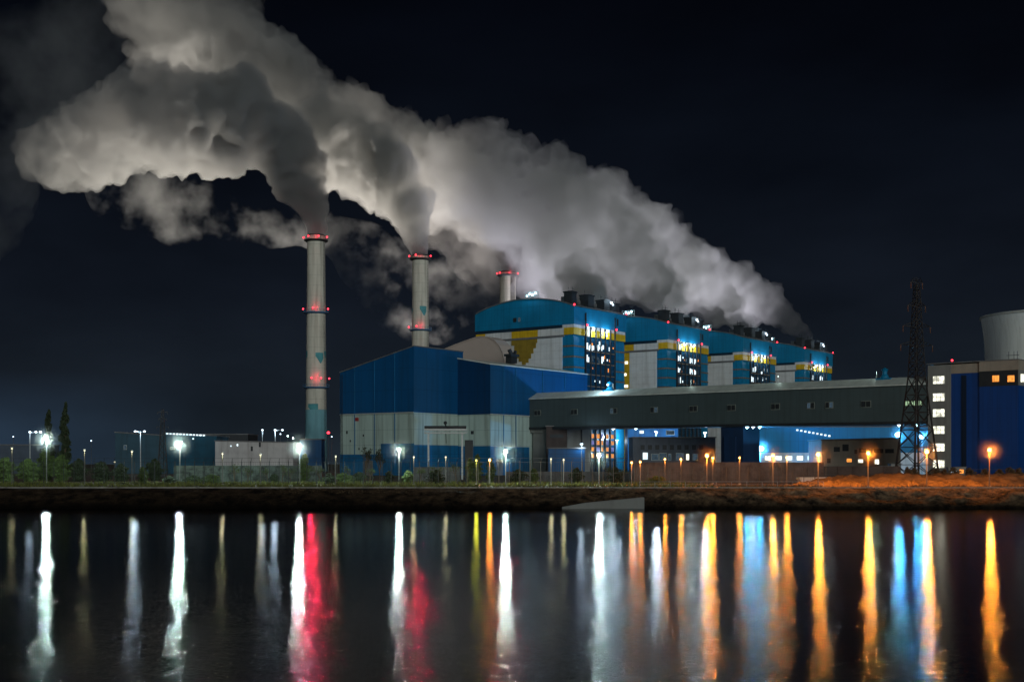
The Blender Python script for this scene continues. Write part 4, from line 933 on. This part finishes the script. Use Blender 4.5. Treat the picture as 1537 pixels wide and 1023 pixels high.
# ------------------------------------------------------------------ smoke and steam: closed billowing hulls filled with scattering smoke
def smoke_mat(name, dens, col, aniso=.45, floor=.12, near=0.0, nd=110.0, far=(100, 180, .5), nscale=None, cut=(.4, .6)):
    m, nt, out = nodes_of(name)
    v = N(nt, 'ShaderNodeVolumeScatter'); v.inputs['Color'].default_value = (*col, 1); v.inputs['Anisotropy'].default_value = aniso; v.inputs['Density'].default_value = dens
    L(nt, v.outputs[0], out.inputs['Volume'])
    if nscale:
        tc = N(nt, 'ShaderNodeTexCoord'); n = N(nt, 'ShaderNodeTexNoise'); n.inputs['Scale'].default_value = nscale; n.inputs['Detail'].default_value = 4; n.inputs['Roughness'].default_value = .62
        L(nt, tc.outputs['Object'], n.inputs['Vector'])
        mr = N(nt, 'ShaderNodeMapRange'); L(nt, n.outputs[0], mr.inputs[0]); mr.inputs[1].default_value = cut[0]; mr.inputs[2].default_value = cut[1]; mr.inputs[3].default_value = dens * floor; mr.inputs[4].default_value = dens
        last = mr.outputs[0]
        if near:
            ln = N(nt, 'ShaderNodeVectorMath', operation='LENGTH'); L(nt, tc.outputs['Object'], ln.inputs[0])
            m3 = N(nt, 'ShaderNodeMapRange'); L(nt, ln.outputs['Value'], m3.inputs[0]); m3.inputs[1].default_value = 0; m3.inputs[2].default_value = nd; m3.inputs[3].default_value = near; m3.inputs[4].default_value = 1
            mm = N(nt, 'ShaderNodeMath', operation='MULTIPLY'); L(nt, last, mm.inputs[0]); L(nt, m3.outputs[0], mm.inputs[1])
            m4 = N(nt, 'ShaderNodeMapRange'); L(nt, ln.outputs['Value'], m4.inputs[0]); m4.inputs[1].default_value = far[0]; m4.inputs[2].default_value = far[1]; m4.inputs[3].default_value = 1; m4.inputs[4].default_value = far[2]
            m5 = N(nt, 'ShaderNodeMath', operation='MULTIPLY'); L(nt, mm.outputs[0], m5.inputs[0]); L(nt, m4.outputs[0], m5.inputs[1]); last = m5.outputs[0]
        L(nt, last, v.inputs['Density'])
    return m

def plume(name, pts, mat, label, cat, seed, group=None, per=7, voxel=1.5, amp=1.0, fill=.62, ysq=.8, pr=(.32, .6)):
    """pts: (px, py, Y, radius px) along the plume"""
    rg = random.Random(seed); P = [(at(a, b_, c), d / FPX * c) for a, b_, c, d in pts]
    q = bmesh.new(); i_ = 0
    def puff(c, r_): bmesh.ops.create_icosphere(q, subdivisions=2, radius=r_, matrix=Matrix.Translation(c))
    for (p0, r0), (p1, r1) in zip(P[:-1], P[1:]):
        ln = (p1 - p0).length; n = max(2, int(ln / (.28 * (r0 + r1) / 2)))
        d = (p1 - p0).normalized(); x = d.orthogonal().normalized(); y = d.cross(x)
        for k_ in range(n):
            f = k_ / n; c = p0.lerp(p1, f); rr = r0 + (r1 - r0) * f
            puff(c, rr * .82)
            for _ in range(per):
                t = rg.uniform(0, 6.28); ro = rr * fill * rg.uniform(.6, 1.12); o_ = x * math.cos(t) * ro + y * math.sin(t) * ro; o_.y *= ysq
                puff(c + o_ + d * rg.uniform(-.3, .3) * rr, rr * rg.uniform(*pr))
    puff(P[-1][0], P[-1][1] * .8)
    me = bpy.data.meshes.new(name + '_tmp'); q.to_mesh(me); q.free()
    ob = bpy.data.objects.new(name, me); C.objects.link(ob)
    md = ob.modifiers.new('r', 'REMESH'); md.mode = 'VOXEL'; md.voxel_size = voxel
    dg = bpy.context.evaluated_depsgraph_get(); m2 = bpy.data.meshes.new_from_object(ob.evaluated_get(dg), depsgraph=dg)
    ob.modifiers.clear(); ob.data = m2; bpy.data.meshes.remove(me)
    root = P[0][0]
    # displace with billowy noise that grows away from the source
    nrm = [v.normal.copy() for v in m2.vertices]
    for v, n_ in zip(m2.vertices, nrm):
        co = v.co; ds = (co - root).length; g_ = min(1, ds / 75 + .12) * amp
        b1 = 1 - abs(noise.noise(co * .04 + Vector((seed, 0, 0)))) * 2.2
        b2 = 1 - abs(noise.noise(co * .105 + Vector((0, seed, 0)))) * 2.2
        b3 = 1 - abs(noise.noise(co * .24)) * 2.2
        g3 = min(1, ds / 45 + .18) * amp; b4 = 1 - abs(noise.noise(co * .42 + Vector((3, 0, seed)))) * 2.2
        v.co = co + n_ * (g_ * ((b1 - .35) * 4.2 + (b2 - .35) * 4.6) + g3 * ((b3 - .35) * 3.0 + (b4 - .4) * 1.6))
    md = ob.modifiers.new('r', 'REMESH'); md.mode = 'VOXEL'; md.voxel_size = voxel * .8
    dg = bpy.context.evaluated_depsgraph_get(); m3 = bpy.data.meshes.new_from_object(ob.evaluated_get(dg), depsgraph=dg)
    ob.modifiers.clear(); ob.data = m3
    ob.data.materials.clear(); ob.data.materials.append(mat)
    for p in m3.polygons: p.use_smooth = True
    # origin at the mouth
    m3.transform(Matrix.Translation(-root)); ob.location = root
    tag(ob, label, cat, group)
    return ob
SC = (.62, .62, .635)
GS = 'smoke plumes from the chimneys'
plume('smoke_plume', [(476, 353, 600, 12), (474, 334, 599, 15), (466, 310, 598, 22), (455, 284, 596, 31), (444, 254, 594, 38), (426, 226, 590, 44), (400, 205, 586, 52), (362, 190, 582, 72), (305, 180, 578, 86), (240, 175, 574, 88), (175, 195, 572, 72), (112, 222, 570, 52), (62, 236, 570, 32)],
      smoke_mat('smoke_a', .24, (.74, .75, .75), nscale=.045, cut=(.34, .64), near=3.5, far=(85, 150, .22)), 'dense grey smoke plume blown left from the tallest chimney', 'smoke plume', 3, GS, amp=.9)
plume('smoke_plume', [(631, 383, 660, 11), (628, 362, 661, 15), (621, 338, 662, 23), (610, 310, 664, 33), (592, 282, 666, 43), (560, 252, 668, 50), (512, 222, 670, 62), (462, 190, 674, 68), (410, 150, 676, 76), (350, 100, 680, 92), (290, 50, 684, 90), (238, 10, 688, 84)],
      smoke_mat('smoke_b', .20, (.70, .70, .71), nscale=.036, cut=(.36, .66), near=3), 'broad grey smoke plume blown left from the middle chimney', 'smoke plume', 9, GS, amp=1.1)
plume('smoke_plume', [(762, 405, 718, 11), (762, 380, 718, 17), (750, 350, 720, 26), (730, 322, 722, 38), (700, 295, 724, 50), (655, 268, 727, 60), (605, 248, 730, 66), (550, 215, 733, 66), (495, 175, 736, 56)],
      smoke_mat('smoke_c', .12, (.7, .7, .71), nscale=.034, cut=(.34, .66), near=2.5), 'thinner smoke plume rising from the farthest chimney', 'smoke plume', 14, GS, amp=1.1)
GT = 'steam clouds off the boiler house roofs'
st_m = smoke_mat('steam', .11, (.84, .83, .86), nscale=.036, cut=(.38, .66), near=2)
plume('steam_cloud', [(905, 452, 540, 8), (885, 432, 580, 22), (852, 414, 640, 38), (812, 392, 720, 50), (765, 365, 760, 62), (715, 335, 765, 68), (665, 300, 770, 66)],
      smoke_mat('steam_a', .085, (.84, .83, .86), nscale=.036, cut=(.38, .66), near=2), 'steam cloud drifting left off the nearest boiler house roof', 'steam cloud', 21, GT, amp=1.1)
plume('steam_cloud', [(1030, 480, 600, 8), (1000, 445, 612, 26), (955, 405, 625, 46), (905, 355, 640, 66), (850, 325, 655, 74), (790, 295, 670, 80), (728, 270, 685, 74), (670, 242, 700, 60)],
      st_m, 'large steam cloud drifting left off the second boiler house roof', 'steam cloud', 22, GT, amp=1.2)
plume('steam_cloud', [(1135, 500, 670, 7), (1110, 478, 680, 18), (1072, 448, 690, 32), (1025, 415, 700, 46), (970, 375, 710, 58), (915, 325, 720, 60), (862, 305, 730, 50)],
      st_m, 'steam cloud drifting left off the third boiler house roof', 'steam cloud', 23, GT, amp=1.2)
plume('steam_cloud', [(1218, 512, 735, 5), (1206, 495, 740, 12), (1178, 474, 745, 21), (1140, 452, 750, 28), (1095, 432, 755, 34), (1045, 405, 760, 38)],
      smoke_mat('steam_d', .11, (.84, .83, .86), nscale=.05, cut=(.3, .68)), 'narrow steam cloud rising off the farthest boiler house roof', 'steam cloud', 24, GT, amp=1.0)
# thin drifting remnants
GH = 'thin drifting remnants of smoke'
def wisps(name, pts, dens, label, seed, cut=(.52, .72), nscale=.03):
    return plume(name, pts, smoke_mat('wisp_smoke_%d' % seed, dens, (.8, .82, .85), .3, 0, nscale=nscale, cut=cut), label, 'smoke wisp', seed, GH, per=5, voxel=5, amp=.9)
wisps('smoke_wisp', [(480, 335, 690, 38), (400, 330, 690, 42), (330, 312, 690, 48), (250, 305, 690, 52), (190, 300, 690, 44), (150, 285, 690, 30)], .035, 'ragged torn smoke hanging below the main plume left of the tallest chimney', 31, (.53, .70), .028)
wisps('smoke_wisp', [(500, 350, 760, 34), (560, 390, 760, 56), (620, 460, 760, 60), (680, 410, 760, 70), (735, 420, 760, 66), (765, 470, 760, 44)], .035, 'faint torn wisps in the gap between the first and middle chimneys', 32, (.52, .70), .032)
wisps('smoke_wisp', [(150, 10, 900, 60), (90, 80, 900, 90), (30, 170, 900, 95), (-30, 270, 900, 80), (-70, 380, 900, 70)], .016, 'broad faint smoke haze in the upper left sky', 33, (.44, .72), .016)

# powerful unseen floods, added to light the smoke and steam from below
for (px, Yd, colr, pw, aim, lb, sp) in (
    (405, 600, (1.0, .92, .79), 2.5e6, (-.50, .0, 1), 'added unseen smoke floodlight aimed up left of the tallest chimney', 62),
    (440, 700, (1.0, .92, .79), 2.6e6, (-.45, -.10, 1), 'added unseen smoke floodlight aimed up behind the tallest chimney', 50),
    (560, 700, (1.0, .91, .78), 3.2e6, (-.10, .0, 1), 'added unseen smoke floodlight aimed up behind the tall blue hall', 56),
    (640, 745, (1.0, .90, .80), 2.0e6, (.04, .0, 1), 'added unseen smoke floodlight aimed up behind the pinkish hall', 44),
    (880, 690, (.92, .90, 1.0), 1.5e6, (-.10, -.05, 1), 'added unseen steam floodlight aimed up behind the first boiler house', 75),
    (1040, 760, (.92, .90, 1.0), 2.2e6, (-.10, -.05, 1), 'added unseen steam floodlight aimed up behind the third boiler house', 75)):
    r = empty('plume_uplight', wx(px, Yd), Yd, G, label=lb, cat='floodlight')
    MB().box(-.8, .8, -.8, .8, G, G + .5).build('base', M['kerb'], r)
    MB().lathe([(.7, G + .5), (.9, G + 1.6), (1.0, G + 1.6)], n=16).build('lamp_head', M['dark'], r)
    light(r, (0, 0, G + 2.4), colr, pw, 1.0, 'SPOT', aim=aim, spot=sp, blend=.9)

# ------------------------------------------------------------------ sky, moonlit city glow, camera
wd = bpy.data.worlds.new('World'); S.world = wd; wd.use_nodes = True
nt = wd.node_tree; nt.nodes.clear()
out = N(nt, 'ShaderNodeOutputWorld'); bg = N(nt, 'ShaderNodeBackground'); L(nt, bg.outputs[0], out.inputs[0])
tc = N(nt, 'ShaderNodeTexCoord'); sep = N(nt, 'ShaderNodeSeparateXYZ'); L(nt, tc.outputs['Generated'], sep.inputs[0])
cr = N(nt, 'ShaderNodeValToRGB'); L(nt, sep.outputs[2], cr.inputs[0])
E = cr.color_ramp.elements
E[0].position = 0; E[0].color = (.0125, .0190, .0260, 1); E[1].position = 1; E[1].color = (.0005, .0007, .0012, 1)
for p, c in ((.05, (.0085, .0125, .0185)), (.13, (.0052, .0075, .0125)), (.22, (.0027, .0040, .0073)), (.36, (.0009, .0014, .0030))):
    e = E.new(p); e.color = (*c, 1)
# left-hand town glow low over the horizon
sx = N(nt, 'ShaderNodeMapRange'); L(nt, sep.outputs[0], sx.inputs[0]); sx.inputs[1].default_value = -.22; sx.inputs[2].default_value = -.42; sx.inputs[3].default_value = 0; sx.inputs[4].default_value = 1
sz = N(nt, 'ShaderNodeMapRange'); L(nt, sep.outputs[2], sz.inputs[0]); sz.inputs[1].default_value = .07; sz.inputs[2].default_value = .0; sz.inputs[3].default_value = 0; sz.inputs[4].default_value = 1
mu = N(nt, 'ShaderNodeMath', operation='MULTIPLY'); L(nt, sx.outputs[0], mu.inputs[0]); L(nt, sz.outputs[0], mu.inputs[1])
mx = N(nt, 'ShaderNodeMix', data_type='RGBA', blend_type='ADD'); L(nt, mu.outputs[0], mx.inputs[0]); L(nt, cr.outputs[0], mx.inputs[6]); mx.inputs[7].default_value = (.010, .024, .048, 1)
cn = N(nt, 'ShaderNodeTexNoise'); cn.inputs['Scale'].default_value = 5; cn.inputs['Detail'].default_value = 6; cm = N(nt, 'ShaderNodeMapping'); cm.inputs['Scale'].default_value = (1, 1, 2.6)
L(nt, tc.outputs['Generated'], cm.inputs[0]); L(nt, cm.outputs[0], cn.inputs['Vector'])
c1 = N(nt, 'ShaderNodeMapRange'); L(nt, cn.outputs[0], c1.inputs[0]); c1.inputs[1].default_value = .3; c1.inputs[2].default_value = .75; c1.inputs[3].default_value = .78; c1.inputs[4].default_value = 1.45
c2 = N(nt, 'ShaderNodeVectorMath', operation='SCALE'); L(nt, mx.outputs[2], c2.inputs[0]); L(nt, c1.outputs[0], c2.inputs['Scale'])
L(nt, c2.outputs[0], bg.inputs[0]); bg.inputs[1].default_value = 1.0

sun = bpy.data.lights.new('sun', 'SUN'); sun.energy = 1.15; sun.angle = R(30); sun.color = (.93, 1.0, .97)
so = bpy.data.objects.new('sun', sun); C.objects.link(so)
so.rotation_euler = Vector((-.25, .95, -.16)).to_track_quat('-Z', 'Y').to_euler()

cam = bpy.data.cameras.new('camera'); co = bpy.data.objects.new('camera', cam); C.objects.link(co); S.camera = co
co.location = (0, 0, CZ); co.rotation_euler = (R(90), 0, 0)
cam.sensor_width = 36; cam.lens = 36 * FPX / 1537; cam.shift_y = (HY - 511.5) / 1537; cam.clip_start = .5; cam.clip_end = 20000

S.view_settings.view_transform = 'Standard'; S.view_settings.look = 'None'; S.view_settings.exposure = 0; S.view_settings.gamma = 1
S.render.engine = 'CYCLES'
cy = S.cycles
cy.use_denoising = True
try: cy.denoiser = 'OPENIMAGEDENOISE'
except Exception: pass
cy.max_bounces = 5; cy.diffuse_bounces = 2; cy.glossy_bounces = 2; cy.volume_bounces = 1; cy.transparent_max_bounces = 8
cy.caustics_reflective = False; cy.caustics_refractive = False
cy.sample_clamp_indirect = 2.0; cy.sample_clamp_direct = 0
cy.volume_step_rate = .4; cy.volume_max_steps = 128
cy.use_light_tree = True; cy.use_adaptive_sampling = True; cy.adaptive_threshold = .02
